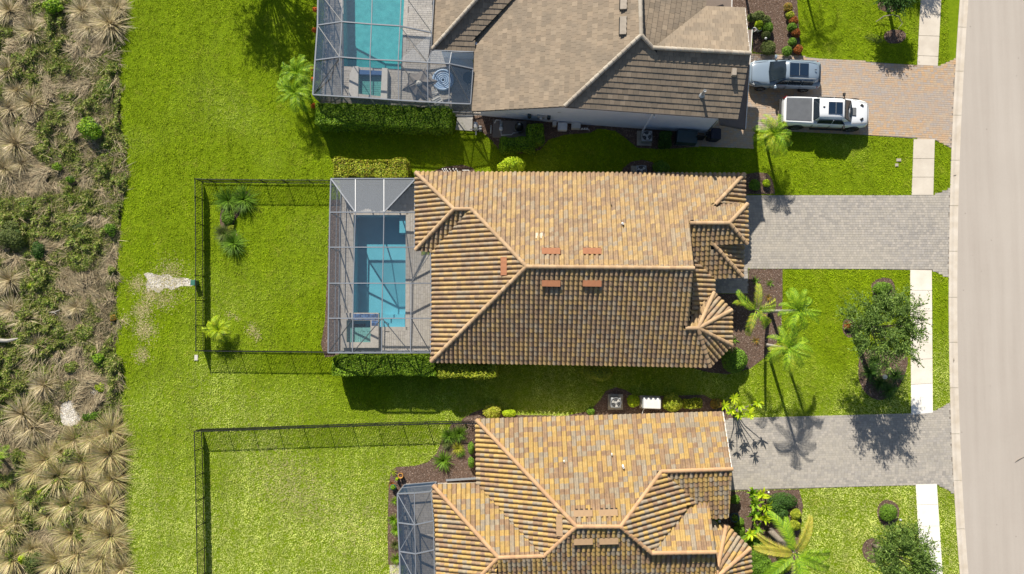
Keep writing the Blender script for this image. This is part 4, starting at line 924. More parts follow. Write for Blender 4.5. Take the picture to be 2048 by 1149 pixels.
# cage of the bottom house
nd = {}
X = {'a': [(795, 988, 2.6), (829, 986.5, 3.05), (861.5, 983.5, 2.8)], 'b': [(796, 1045.5, 2.6), (829.5, 1050, 3.05), (867, 1042, 2.8)], 'c': [(799, 1103, 2.6), (831, 1108, 3.05), (868, 1100, 2.8)],
     'd': [(801, 1162, 2.6), (832, 1167, 3.05), (869, 1158, 2.8)], 'e': [(804, 1222, 2.6), (834, 1227, 3.05), (871, 1218, 2.8)]}
for k, L_ in X.items():
    for i_, (x, y, z) in enumerate(L_): nd[k+str(i_)] = W(x, y, z)
B = []; P = []
for k in 'abcde': B += [(k+'0', k+'1', .075), (k+'1', k+'2', .075)]
for p, q in ('ab', 'bc', 'cd', 'de'):
    for i_ in range(3): B.append((p+str(i_), q+str(i_), .08 if i_ == 0 else .05))
    for i_ in range(2): P.append(('screen_blue_deep', p+str(i_), p+str(i_+1), q+str(i_+1), q+str(i_)))
    a, b = nd[p+'0'], nd[q+'0']; B += [(b, gr(b), .06), (gr(a, 1.0), gr(b, 1.0), .05)]; P.append(('screen_blue_wall', a, b, gr(b), gr(a)))
B += [('a0', 'b1', .045), ('a2', 'b1', .045, 1), ('b1', 'c0', .045), ('c0', 'd1', .045), (nd['a0'], gr(nd['a0']), .06), (gr(nd['a0'], 1), gr(nd['a2'], 1), .05), (gr(nd['a0'], .05), gr(nd['a2'], .05), .07), (nd['a2'], gr(nd['a2']), .06)]
P.append(('screen_blue_wall', 'a0', 'a2', gr(nd['a2']), gr(nd['a0'])))
cage('dark blue grey screen cage beside the mulch strip of the lowest house', nd, B, P)
flat('walkway', xy([(779, 1130), (800, 1130), (806, 1220), (782, 1220)]), .012, G['coping'], **S)
mb = MB(); a, b = W(892, 961, .2), W(952, 957, .2); mb.beam(a, b, .12, .12); mb.obj('low_rail', G['alu'], label='short grey rail at the corner of the lowest house patio', cat='rail')
# ================================================================== PICKET FENCES
def fence(label, runs, h=1.22):
    e = empty('picket_fence', (0, 0, 0), label=label, cat='fence', group='black metal picket fences'); bar = MB(); 
    pk = MB(); pm = MB(); pm.beam((0, 0, 0), (0, 0, h+.04), .055); pme = pm.mesh('fence_post', G['black'])
    cm = MB(); cm.lathe((0, 0, h+.04), [(.038, 0), (.03, .03), (.008, .05)], 6); cme = cm.mesh('post_cap', G['black'])
    for posts in runs:
        for p in posts:
            q = W(*p); o = link('fence_post', pme, e, Matrix.Translation((q.x, q.y, 0))); link('post_cap', cme, o)
        for a, b in zip(posts[:-1], posts[1:]):
            a, b = W(*a), W(*b)
            for z in (h-.02, .14):
                mb = MB(); mb.beam((a.x, a.y, z), (b.x, b.y, z), .045, .035); mb.obj('rail', G['black'], e)
            n = max(2, round((b-a).length/.115))
            for i_ in range(1, n): q = a.lerp(b, i_/n); pk.beam((q.x, q.y, .06), (q.x, q.y, h-.02), .026)
    pk.obj('pickets', G['black'], e, kind='stuff')
fence('black picket fence round the back lawn of the middle house', [
    [(406, 365), (430, 366), (481, 366.5), (532, 367), (576, 367.5), (626, 367.5), (668, 368)],
    [(406, 365), (406.5, 400), (407, 451), (407.5, 502), (407.5, 553), (408, 602), (408, 652), (408, 701)],
    [(408, 701), (446, 701.5), (480, 702), (530, 702.5), (580, 703), (631, 703.5), (668, 704)]])
fence('black picket fence round the back lawn of the lowest house', [
    [(405, 858), (455, 856.7), (506, 855), (556, 853), (606, 851), (656.5, 849.5), (704, 848), (754, 846), (804, 845), (854, 843.5), (904, 842.5), (955, 842)],
    [(405, 858), (406, 896), (407.5, 945.5), (408.5, 995), (409.5, 1045), (410.5, 1095), (411.5, 1145), (413, 1195)]])
# ================================================================== PLANTS
def leafquads(cen, nrm, L, w, twist=None):
    """pointed leaf (2 triangles as one quad) at each centre, facing roughly nrm"""
    n = len(cen); a = RNG.normal(0, 1, (n, 3)); t = np.cross(nrm, a); t /= np.linalg.norm(t, axis=1)[:, None]+1e-9; b = np.cross(nrm, t); b /= np.linalg.norm(b, axis=1)[:, None]+1e-9
    L = RNG.uniform(.7, 1.3, n)[:, None]*L/2; w = RNG.uniform(.7, 1.2, n)[:, None]*w/2; lift = nrm*L*.25
    V = np.stack([cen-t*L, cen+b*w+lift*.3, cen+t*L+0*lift, cen-b*w+lift*.3], 1).reshape(-1, 3); return V, np.arange(4*n).reshape(-1, 4)
def unit(n): v = RNG.normal(0, 1, (n, 3)); return v/np.linalg.norm(v, axis=1)[:, None]
def cloud_mesh(name, rad, n, L, w, mat, lump=.22, updir=.4, shell=.35, lumps=9):
    """rounded bush: leaves near a lumpy ellipsoid shell"""
    d = unit(n); d[:, 2] = np.abs(d[:, 2])*.95-.12; c = unit(lumps); k = (d@c.T).max(1); r = 1-lump*(1-k)*2.2-RNG.random(n)**2*shell
    P = d*r[:, None]*np.array(rad); P[:, 2] += rad[2]*.15
    nr = d*.8+unit(n)*.7+np.array([0, 0, updir]); nr /= np.linalg.norm(nr, axis=1)[:, None]
    V, Fc = leafquads(P, nr, L, w); V[:, 2] = np.maximum(V[:, 2], .01); return mesh_np(name, V, Fc, mat)
def core_mesh(rad, f=.62):
    mb = MB(); prof = [(math.sin(t)*f, -math.cos(t)*f) for t in np.linspace(.35, 3.0, 7)]
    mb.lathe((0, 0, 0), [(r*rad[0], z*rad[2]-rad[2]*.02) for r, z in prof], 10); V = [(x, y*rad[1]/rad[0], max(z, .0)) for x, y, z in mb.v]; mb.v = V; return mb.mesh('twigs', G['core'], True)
def shrub(name, px, py, r, h, label, lf, cat='shrub', n=None, L=.09, w=.05, z=None, group=None, ry=None, lump=.22):
    """r, ry in photo pixels; h in metres; px,py = where its top shows"""
    zc = h*.5; c = W(px, py, zc); R = r/(F_PX/(CAM_H-zc)); Ry = (ry or r)/(F_PX/(CAM_H-zc)); rad = (R, Ry, h*.55); n = n or int(420+R*Ry*4200)
    e = empty(name, (c.x, c.y, h*.36), label=label, cat=cat, group=group)
    link('foliage', cloud_mesh('foliage', rad, n, L, w, LEAF[lf], lump), e); link('twigs', core_mesh(rad), e); return e
def hedge(px0, py0, px1, py1, h, label, lf, n=None, rot=0.0, L=.12, w=.075, group='clipped hedges', cat='hedge', name='hedge', wob=.10):
    """clipped box hedge whose top shows between the two photo corners"""
    a, b = W(px0, py0, h), W(px1, py1, h); c = (a+b)/2; sx, sy = abs(b.x-a.x)/2, abs(b.y-a.y)/2
    area = 4*sx*sy+4*(sx+sy)*h; n = n or int(area*620); q = RNG.random(n)*area; P = np.zeros((n, 3)); Nn = np.zeros((n, 3))
    top = q < 4*sx*sy; u, v = RNG.uniform(-1, 1, n), RNG.uniform(-1, 1, n)
    P[top] = np.stack([u[top]*sx, v[top]*sy, np.full(top.sum(), h)], 1); Nn[top] = (0, 0, 1)
    s = ~top; side = RNG.random(n) < sx/(sx+sy); sg = np.where(RNG.random(n) < .5, -1, 1); hz = (1-RNG.random(n)**1.6)*h
    k = s & side; P[k] = np.stack([u[k]*sx, sg[k]*sy, hz[k]], 1); Nn[k] = np.stack([np.zeros(k.sum()), sg[k], np.zeros(k.sum())], 1)
    k = s & ~side; P[k] = np.stack([sg[k]*sx, u[k]*sy, hz[k]], 1); Nn[k] = np.stack([sg[k], np.zeros(k.sum()), np.zeros(k.sum())], 1)
    # round the corners, make the clipped surface slightly uneven
    ex_ = np.maximum(np.abs(P[:, 0])-(sx-.15), 0)**2+np.maximum(np.abs(P[:, 1])-(sy-.15), 0)**2+np.maximum(P[:, 2]-(h-.15), 0)**2
    over = np.sqrt(ex_); P *= (1-np.maximum(over-.15, 0)*.25)[:, None]
    wv = np.array([mn.noise(Vector((p[0]*1.3+c.x, p[1]*1.3+c.y, p[2]*1.3))) for p in P])
    P += Nn*(wv*wob*2.2-RNG.random(n)**2*.14)[:, None]
    nr = Nn*.8+unit(n)*.75; nr /= np.linalg.norm(nr, axis=1)[:, None]
    V, Fc = leafquads(P, nr, L, w); e = empty(name, (c.x, c.y, 0), rot, label=label, cat=cat, group=group)
    link('foliage', mesh_np('foliage', V, Fc, LEAF[lf]), e)
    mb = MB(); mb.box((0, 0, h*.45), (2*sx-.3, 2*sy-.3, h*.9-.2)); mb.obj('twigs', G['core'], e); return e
def clump_mesh(name, n, L, w, mat, tilt=(.15, 1.35), droop=.5, segs=3, z0=0.0, r0=.08):
    a = RNG.random(n)*2*np.pi; t = RNG.uniform(tilt[0], tilt[1], n); Ls = RNG.uniform(.65, 1.1, n)*L; ws = RNG.uniform(.7, 1.2, n)*w
    rr = RNG.random(n)*r0; base = np.stack([np.cos(a)*rr, np.sin(a)*rr, np.full(n, z0)], 1); side = np.stack([-np.sin(a), np.cos(a), np.zeros(n)], 1)
    V = []; p = base; cols = []
    for s_ in range(segs+1):
        k = s_/segs; ww = ws*(1-k)**.7*(.55+.45*min(1, k*3+.3)); cols.append((p-side*ww[:, None]/2, p+side*ww[:, None]/2)); tt = np.minimum(t+droop*k*1.6, 2.4)
        p = p+np.stack([np.cos(a)*np.sin(tt), np.sin(a)*np.sin(tt), np.cos(tt)], 1)*(Ls/segs)[:, None]; p[:, 2] = np.maximum(p[:, 2], .02)
    V = np.stack([x for c in cols for x in c], 1); m = 2*(segs+1); b = (np.arange(n)*m)[:, None]
    Fc = np.concatenate([b+np.array([[2*i_, 2*i_+1, 2*i_+3, 2*i_+2]]) for i_ in range(segs)]); return mesh_np(name, V.reshape(-1, 3), Fc, mat)
CL = {}
def clump(name, px, py, size, label, lf, cat, group=None, n=150, w=.03, tilt=(.15, 1.35), droop=.5, hh=None, lean=0.0):
    """fountain of arching blades; size = reach in metres; px,py = middle of the plant as seen"""
    key = (lf, n, round(w, 3), tilt, droop)
    if key not in CL: CL[key] = [clump_mesh('blades', n, 1.0, w, LEAF[lf], tilt, droop) for _ in range(3)]
    c = W(px, py, size*.25); e = empty(name, (c.x, c.y, 0), label=label, cat=cat, group=group)
    o = link('blades', random.choice(CL[key]), e); o.rotation_euler = (random.uniform(-.15, .15)+lean, random.uniform(-.15, .15), random.random()*6.28); o.scale = (size, size, size*(hh or .9)); return e
def frond_mesh(L, n=26, wl=.34, lw=.04, rise=.55, fall=1.25, mat=None, vee=.35):
    """feather palm leaf along +x: arched midrib with drooping leaflets on both sides"""
    pts = []; x = z = 0.0; N_s = 16
    for i_ in range(N_s+1):
        k = i_/N_s; ang = rise-(rise+fall)*k**1.25; pts.append(Vector((x, 0, z))); x += math.cos(ang)*L/N_s; z += math.sin(ang)*L/N_s
    V = []; Fc = []
    for i_ in range(N_s):
        r = .022*(1-i_/N_s)+.006; r2 = .022*(1-(i_+1)/N_s)+.006; k = len(V); p, q = pts[i_], pts[i_+1]
        V += [p+Vector((0, -r, 0)), p+Vector((0, r, 0)), q+Vector((0, r2, 0)), q+Vector((0, -r2, 0))]; Fc.append((k, k+1, k+2, k+3))
    n = int(n*.85)
    for i_ in range(n):
        k = .10+.9*i_/(n-1); f = k*N_s; j = min(int(f), N_s-1); p = pts[j].lerp(pts[j+1], f-j); d = (pts[j+1]-pts[j]).normalized()
        ll = wl*(math.sin(math.pi*min(1, k*.82+.14))**.6)*random.uniform(.85, 1.12)
        for s_ in (-1, 1):
            fw = .55+.5*k; di = (d*fw+Vector((0, s_, 0))*(1.05-.3*k)+Vector((0, 0, vee-.1))).normalized(); e1 = p+di*ll*.55; e2 = p+di*ll+Vector((0, 0, -.34*ll-random.random()*.22*ll))
            sd = d*lw*.5; q = len(V); V += [p-sd*.6, e1-sd, e2, e1+sd, p+sd*.6]; Fc.append((q, q+1, q+2, q+3, q+4) if s_ > 0 else (q+4, q+3, q+2, q+1, q))
    mb = MB(); mb.v = [tuple(v) for v in V]; mb.f = Fc; return mb.mesh('frond', mat, fix=False)
FR = {}
def palm(name, base, top, label, cat, L=1.6, nf=10, lf='palm', trunk=.09, seed=1, group=None, n=26, wl=.42, rise=.6, fall=1.2, lf2=None, lw=.04, mat='bark_pale', trunk_px=None, angs=None):
    """base, top: world points of the trunk's foot and the crown's heart"""
    r = random.Random(seed); base, top = Vector(base), Vector(top); e = empty(name, (base.x, base.y, 0), label=label, cat=cat, group=group)
    t = top-Vector((base.x, base.y, 0)); b0 = Vector((0, 0, 0)); mb = MB(); k = 7; pts = []
    for i_ in range(k+1): f = i_/k; pts.append(b0+Vector((t.x*f**.8, t.y*f**.8, t.z*f)))
    if t.z > .5: mb.tube(pts, [trunk*(1.35-.55*i_/k) if i_ else trunk*1.6 for i_ in range(k+1)], 8); mb.obj('trunk', G[mat], e, smooth=True)
    cr = empty('crown', (0, 0, 0)); cr.parent = e; cr.location = t; cr.rotation_euler = (0, 0, 0)
    for i_ in range(nf):
        lfn = lf2 if (lf2 and r.random() < .3) else lf; key = (lfn, L, n, wl, rise, fall, r.randrange(3))
        if key not in FR: FR[key] = frond_mesh(L, n, wl, lw, rise+random.uniform(-.1, .1), fall+random.uniform(-.15, .2), LEAF[lfn])
        o = link('frond', FR[key], cr); a = (angs[i_] if angs else 2*math.pi*i_/nf+r.uniform(-.25, .25)); s_ = r.uniform(.8, 1.08)
        o.rotation_euler = (r.uniform(-.55, .55), r.uniform(-.30, .30)-(.35 if (i_ % 3 == 0 and not angs) else 0), a); o.scale = (s_, s_, s_)
    return e
def tree(px, py, zc, R, H_, label, base_px, lf='oak', limbs=70, twigs=12, seed=3, cat='tree', name='shade_tree', group=None, trunk=.13, droop=.35, leafL=.165, flatz=.6):
    """base_px: foot of the trunk on the ground; px,py,zc middle of the crown; R horizontal radii (x, y) in metres"""
    r = random.Random(seed); rg = np.random.default_rng(seed); b = W(*base_px); c = W(px, py, zc); e = empty(name, (b.x, b.y, 0), label=label, cat=cat, group=group)
    c = Vector((c.x-b.x, c.y-b.y, zc)); fork = Vector((c.x*.25, c.y*.25, max(.8, (zc-H_*flatz)*.95))); mb = MB()
    mb.tube([(0, 0, 0), fork*.5+Vector((.02, .03, 0)), fork], [trunk*1.3, trunk, trunk*.85], 8); tr = mb.obj('trunk', G['bark'], e, smooth=True)
    mb = MB(); cen = []; dirs = []
    for i_ in range(limbs):
        d = Vector(rg.normal(0, 1, 3)); d.normalize(); d.z = abs(d.z)*1.1-.25; rr = r.uniform(.55, 1.0)*(1+.25*math.sin(i_*2.1)); tip = c+Vector((d.x*R[0]*rr, d.y*R[1]*rr, d.z*H_*.5*rr))
        mid = fork.lerp(tip, .5)+Vector((0, 0, .25*r.random())); 
        if i_ % 3 == 0: tip_ = mid.lerp(tip, .55); mb.tube([fork, mid, tip_], [trunk*.35, trunk*.16, .012], 5, cap=False)
        out = Vector((tip.x-c.x, tip.y-c.y, 0)); out = out.normalized() if out.length > .05 else Vector((1, 0, 0))
        for j in range(twigs):
            s_ = mid.lerp(tip, r.uniform(.25, 1.0)); a = r.gauss(0, .8); dd = Vector((out.x*math.cos(a)-out.y*math.sin(a), out.x*math.sin(a)+out.y*math.cos(a), r.uniform(-.1, .7))).normalized(); l = r.uniform(.35, .95)
            m = 13
            for k in range(m):
                f = k/m; p = s_+dd*l*f+Vector((0, 0, -droop*f*f*l)); cen.append((p.x, p.y, p.z)); dirs.append((dd.x, dd.y, dd.z-droop*f))
    cen = np.array(cen)+rg.normal(0, .035, (len(cen), 3)); dr = np.array(dirs)+rg.normal(0, .45, (len(cen), 3)); dr /= np.linalg.norm(dr, axis=1)[:, None]
    sd = np.cross(dr, rg.normal(0, 1, dr.shape)+np.array([0, 0, 1.2])); sd /= np.linalg.norm(sd, axis=1)[:, None]; L = rg.uniform(.6, 1.2, len(cen))[:, None]*leafL; w = L*.36
    V = np.stack([cen, cen+dr*L*.45+sd*w/2, cen+dr*L, cen+dr*L*.45-sd*w/2], 1).reshape(-1, 3); V[:, 2] = np.maximum(V[:, 2], .05)
    mb.obj('limbs', G['bark'], e, smooth=True); link('crown', mesh_np('crown', V, np.arange(len(V)).reshape(-1, 4), LEAF[lf]), e); return e
# ------------------------------------------------------------------ hedges and bushes
hedge(666, 319, 813, 355, 1.6, 'clipped golden green hedge with reddish leaves above the middle pool cage', 'hedge_gold', rot=-.015)
e = hedge(629, 211, 903, 252, 1.7, 'long dark green clipped hedge along the screen cage of the uppermost house', 'hedge_dark', rot=-.04)
hedge(1002, 276, 1070, 300, 1.2, 'low green hedge arm in front of the pool pump pad', 'hedge_dark', name='hedge')
hedge(1056, 249, 1086, 286, 1.2, 'short green hedge arm beside the black filter tank', 'hedge_dark')
hedge(663, 713, 874, 752, 1.95, 'tall green hedge directly below the middle pool cage', 'hedge_dark')
hedge(876, 727, 994, 755, 2.2, 'shaded hedge end tucked under the lower eave of the middle house', 'hedge_mix')
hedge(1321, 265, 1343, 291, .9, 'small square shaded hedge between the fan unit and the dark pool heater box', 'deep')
hedge(1369, 800, 1405, 817, .5, 'low clipped yellow green hedge block beside the leafy bush of the lowest house', 'hedge_mix')
shrub('round_shrub', 1022, 330, 31, 2.5, 'bright lime yellow round shrub against the upper eave of the middle house', 'lime', ry=19, L=.15, w=.06, n=1500)
shrub('round_shrub', 1323, 338, 19, 1.1, 'dark green round shrub beside the fan unit above the middle roof', 'green', L=.10)
shrub('ball_shrub', 1470, 721, 26, 1.3, 'large ball clipped green shrub at the rounded corner of the middle house bed', 'green', L=.10, w=.07, lump=.05)
shrub('round_shrub', 1197, 745, 32, 1.9, 'yellow green shrub poking out under the lower eave of the middle house', 'hedge_mix', ry=21, L=.14)
shrub('yellow_shrub', 985, 823, 21, .9, 'pale yellow leafy shrub at the upper left corner of the lowest roof', 'yellow', ry=15, L=.17, w=.08)
shrub('small_shrub', 1018, 827, 15, .7, 'small green shrub right beside the pale yellow shrub', 'lime', ry=8, L=.12)
shrub('small_shrub', 1182, 824, 8, .45, 'tiny green tuft alone on the mulch left of the lowest fan unit', 'green', L=.14)
shrub('small_shrub', 1265, 803, 15, .7, 'yellow green shrub between fan unit and cream generator', 'lime', ry=14, L=.14)
shrub('leafy_bush', 1345, 806, 21, 1.1, 'broad leaved yellow green bush beside the cream generator', 'hedge_mix', ry=19, L=.2, w=.09)
shrub('small_shrub', 1435, 808, 15, .6, 'reddish green croton bush behind the star leaved plumeria', 'orange', ry=12, L=.14)
shrub('small_shrub', 455, 436, 14, .6, 'small bright shrub in the middle of the back lawn island bed', 'green', ry=17, L=.12)
shrub('small_shrub', 462, 456, 8, .4, 'tiny round shrub at the narrow waist of the island bed', 'hedge_mix', L=.1)
for x, y, l in ((1510, 370, 'wider small green shrub in the dark corner bed beside the grey driveway'), (1533, 367, 'narrower yellow green shrub in the dark corner bed beside the grey driveway')): shrub('small_shrub', x, y, 12 if x < 1520 else 8, .5, l, 'green' if x < 1520 else 'lime', L=.14)
shrub('small_shrub', 1765, 577, 22, .8, 'bright green bush in the mulch ring above the big oak', 'green', ry=14, L=.1)
shrub('small_shrub', 1695, 652, 9, .4, 'small purplish shrub in the mulch left of the big oak', 'red', L=.1)
shrub('ball_shrub', 1777, 1026, 18, .8, 'round green shrub in the mulch ring above the lower tree', 'green', L=.09, lump=.08)
# clipped cluster in front of the lowest house
for x, y, rx, ry, l in ((1565, 1003, 30, 17, 'largest dark clipped mound below the lower grey driveway'), (1548, 1015, 17, 14, 'dark clipped mound touching the broad leaved banana plants'), (1562, 1027, 15, 12, 'small dark clipped mound above the big feather palm'), (1545, 1033, 13, 10, 'lowest dark clipped mound of the cluster beside the banana plants')):
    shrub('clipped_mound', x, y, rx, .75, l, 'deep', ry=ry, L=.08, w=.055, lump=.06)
for x, y, r, l in ((1593, 1030, 12, 'bright conical bush at the lawn edge above the yellow frond'), (1590, 1050, 12, 'bright bush just above the yellow brown frond tip'), (1478, 1045, 11, 'dark bush in the entry corner beside the round planter'), (1477, 1062, 13, 'green bush against the turret of the lowest house'), (1488, 1080, 12, 'light green bush touching the turret eave'),
                   (1515, 1090, 22, 'mid green bush between turret and feather palm'), (1512, 1112, 24, 'mid green bush right of the turret eave'), (1520, 1135, 26, 'bushy mound at the photo edge beside the turret'), (1550, 1142, 20, 'bushy mound at the photo edge under the feather palm'), (1568, 1132, 15, 'dark bush in the shade under the feather palm'), (1470, 1000, 10, 'narrow green bush against the garage wall of the lowest house')):
    shrub('front_bush', x, y, r, .75, l, 'green' if x < 1560 else 'hedge_mix', L=.11)
for x, y, r, ry, l in ((942, 897, 7, 13, 'upper clipped shrub against the left wall of the lowest house'), (942, 925, 8, 12, 'lower clipped shrub against the left wall of the lowest house')): shrub('clipped_shrub', x, y, r, .8, l, 'green', ry=ry, L=.08)
# bed in front of the uppermost house
for x, y, r, l, lf in ((1503, 36, 9, 'round shrub nearest the taupe garage roof', 'olive'), (1518, 34, 13, 'olive round shrub second from the taupe garage roof', 'olive'), (1531, 42, 12, 'olive round shrub right of the brightest one', 'olive'), (1518, 49, 9, 'bright green spiky shrub by the white plant pots', 'lime'),
                       (1536, 55, 12, 'dark round shrub below the olive pair', 'green'), (1532, 71, 9, 'small round shrub beside the white lamp globe', 'olive'), (1537, 96, 16, 'largest olive round shrub above the silver car', 'olive'), (1574, 102, 11, 'dark round shrub above the rear of the silver car', 'green'), (1585, 84, 9, 'mid green shrub in the croton row near the lawn', 'green')):
    shrub('garden_shrub', x, y, r, .8, l, lf, L=.1, lump=.08)
for x, y, l, lf in ((1577, 15, 'uppermost orange croton in the row beside the lawn', 'orange'), (1580, 31, 'yellow green croton in the row beside the lawn', 'hedge_mix'), (1587, 42, 'dark red croton in the middle of the row', 'red'), (1592, 66, 'croton with a red flower cluster', 'red'), (1597, 99, 'lowest dark red croton by the silver car', 'red'), (1584, 55, 'green croton between two red ones', 'green')):
    shrub('croton', x, y, 10, .7, l, lf, group='croton row', L=.13, cat='croton')
for x, y, l in ((630, 20, 'uppermost red flower cluster beside the blue grey cage'), (629, 61, 'red flower cluster beside the second frame bar of the blue grey cage'), (625, 137, 'red flower cluster above the feather palms'), (627, 212, 'red flower cluster at the left end of the long dark hedge'), (626, 160, 'rusty flower cluster beside the feather palms')):
    shrub('flower_cluster', x, y, 6, .7, l, 'flower', group='red flowers along the cage', cat='flowers', L=.09, n=160)
for x, y, l in ((1511, 561, 'dark bromeliad alone near the grey walkway'), (1540, 566, 'yellow tipped bromeliad near the upper lawn edge'), (1537, 595, 'orange bromeliad above the white palm trunk'), (1512, 681, 'orange bromeliad in the lower mulch bed'), (1469, 680, 'small green bromeliad beside the turret eave'), (1528, 645, 'orange bromeliad half under the palm frond')):
    clump('bromeliad', x, y, .42, l, 'orange' if 'range' in l else 'green', 'plant', 'bromeliads in the mulch', n=34, w=.10)
# ------------------------------------------------------------------ grassy fountains
for x, y, s_, l, lf in ((455, 400, 1.3, 'left one of the upper fountain plants in the island bed', 'green'), (486, 399, 1.3, 'right one of the upper fountain plants in the island bed', 'green'), (448, 467, .95, 'smaller silvery fountain plant at the lower end of the island bed', 'olive'), (466, 487, 1.2, 'dark fountain plant at the bottom of the island bed', 'green')):
    clump('fountain_plant', x, y, s_, l, lf, 'plant', n=300, w=.04)
for x, y, s_, l, lf in ((887, 922, .95, 'bright fountain grass in the back bed of the lowest house', 'green'), (898, 872, .8, 'fountain plant by the fence end of the lowest house', 'green'), (918, 868, .8, 'fountain plant right at the fence end beside the tiled corner', 'green'), (893, 886, .65, 'small green plant below the fence end', 'olive'),
                        (915, 898, .6, 'yellow white variegated plant in the back bed', 'yellow'), (921, 905, .5, 'green plant below the variegated one', 'green'), (786, 945, .4, 'yellowish plant at the corner of the mulch strip', 'palm_y'), (783, 968, .4, 'reddish plant in the mulch strip below the orange pot', 'red'), (788, 1003, .45, 'tuft in the mulch strip beside the cage corner', 'palm'),
                        (787, 1040, .55, 'tuft in the mulch strip beside the first cage bay', 'palm'), (792, 1062, .5, 'tuft in the middle of the mulch strip', 'palm'), (790, 1090, .5, 'lower tuft in the mulch strip', 'olive'), (792, 1118, .55, 'lowest tuft at the end of the mulch strip', 'palm')):
    clump('tuft_plant', x, y, s_, l, lf, 'plant', n=70 if s_ < .5 else 190, w=.05)
for x, y, s_, l in ((1743, 745, .95, 'left dark spider plant in the shade below the big oak'), (1760, 765, .95, 'middle dark spider plant in the shade below the big oak'), (1778, 782, .95, 'lowest dark spider plant in the shade below the big oak'), (1792, 752, .85, 'right dark spider plant beside the pale lamp below the oak'), (1748, 722, .8, 'upper dark spider plant right under the oak crown')):
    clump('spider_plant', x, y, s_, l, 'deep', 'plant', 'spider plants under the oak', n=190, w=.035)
# ------------------------------------------------------------------ palms
def gp(px, py): return W(px, py, 0)
palm('feather_palm', gp(1542, 623), W(1512, 621, 5.2), 'slim palm with five fronds leaning over the mulch beside the turret', 'palm', L=1.8, nf=8, lf='palm', lf2='palm_y', seed=4, n=34, angs=[1.5, .35, -.75, -1.85, 2.65, .12, -1.0, 2.4])
palm('feather_palm', gp(1540, 623), W(1598, 622, 5.4), 'slim palm with a pale leaning trunk over the front lawn edge', 'palm', L=1.6, nf=13, seed=5, n=32, wl=.42)
palm('feather_palm', gp(1532, 690), W(1577, 697, 5.0), 'wide crowned slim palm above its own trunk shadows on the lawn', 'palm', L=1.8, nf=13, seed=6, n=32, lf2='palm_y')
palm('feather_palm', gp(1530, 272), W(1545, 272, 2.3), 'bushy palm between the tan driveway and the strip of lawn', 'palm', L=1.75, nf=26, seed=7, n=28, lf2='palm_y', trunk=.08, rise=.9, wl=.42)
palm('feather_palm', gp(607, 160), W(597, 148, 1.7), 'upper one of the two leafy palms beside the blue grey cage', 'palm', L=1.6, nf=18, seed=8, n=28, rise=.8)
palm('feather_palm', gp(600, 190), W(592, 186, 1.7), 'lower one of the two leafy palms beside the blue grey cage', 'palm', L=1.75, nf=19, seed=9, n=30, rise=.8)
palm('yellow_palm', gp(448, 668), W(438, 660, .7), 'low yellow green palm in the fence corner of the back lawn', 'palm', L=1.15, nf=18, lf='palm_y', lf2='lime', seed=10, n=22, trunk=.1, rise=.9)
palm('feather_palm', gp(1540, 1062), W(1590, 1108, 4.6), 'big palm with green and yellow brown fronds over the lower front lawn', 'palm', L=2.8, nf=10, lf='palm', seed=11, n=110, wl=.58, lw=.026, mat='bark', trunk=.17, angs=[2.0, 1.15, 3.0, 2.8, -.45, -1.2, -1.75, -2.5, -.1, 1.8], rise=.35, fall=.9)
for o in [c for c in bpy.data.objects if c.name.startswith('frond') and c.parent and c.parent.parent and 'big palm' in c.parent.parent.get('label', '')]:
    a = round(o.rotation_euler.z, 2)
    if a in (1.15, 3.0, 2.8):
        me = o.data.copy(); me.materials[0] = LEAF['palm_b'] if a != 1.15 else LEAF['palm_b']; o.data = me; o['label'] = 'yellow brown ageing frond'
palm('fan_palm', gp(-4, 912), W(-6, 912, 1.2), 'green palm cut by the left edge of the photo in the meadow', 'palm', L=1.1, nf=12, seed=12, n=20, lf='palm', lf2='palm_y', rise=.8)
# trees out of frame whose shadows reach the upper lawns
palm('feather_palm', gp(1566, -214), W(1620, -280, 6.2), 'tall palm standing off frame above the uppermost front lawn', 'palm', L=2.0, nf=11, seed=14, n=30)
palm('feather_palm', gp(1478, -120), W(1490, -150, 4.6), 'tall palm standing off frame beside the uppermost front bed', 'palm', L=1.5, nf=9, seed=15, n=26)
tree(455, -205, 5.6, (4.0, 2.8), 3.6, 'broad tree standing off frame above the upper back lawn', (490, -160), limbs=110, seed=21, trunk=.2)
tree(1850, -190, 3.4, (1.3, 1.3), 2.4, 'small tree standing off frame above the pavement', (1800, -175), limbs=36, seed=23)
# ------------------------------------------------------------------ trees
tree(1776, 652, 4.9, (2.55, 2.5), 3.4, 'big spreading oak on the front lawn beside the pavement of the middle house', (1702, 655), limbs=105, twigs=13, seed=3, trunk=.17)
tree(1812, 1120, 3.9, (1.95, 1.9), 2.9, 'smaller tree at the lower edge of the photo reaching over the bright pavement', (1748, 1092), limbs=110, twigs=13, seed=33)
tree(1790, -12, 2.5, (1.05, .95), 1.5, 'small dark tree crown cut by the upper edge beside the pavement', (1772, 6), limbs=60, twigs=12, seed=41, lf='deep')
# dead palm leaf and bent branch on the upper front lawn
e = empty('dry_palm_frond', W(1785, 85), 2.95, label='dry grey palm frond lying on a bare patch of the uppermost front lawn', cat='palm frond')
o = link('frond', frond_mesh(1.3, 18, .5, .03, .1, .1, LEAF['olive']), e); o.location = (.6, 0, .05)
mb = MB(); mb.tube([W(1752, 44, .15), W(1768, 33, .35), W(1785, 30, .5), W(1797, 33, .5), W(1805, 47, .3), W(1796, 58, .25)], [.02, .035, .04, .03, .025, .01], 6); mb.obj('bent_branch', G['bark'], label='bent grey branch lying below the small dark tree crown', cat='branch')
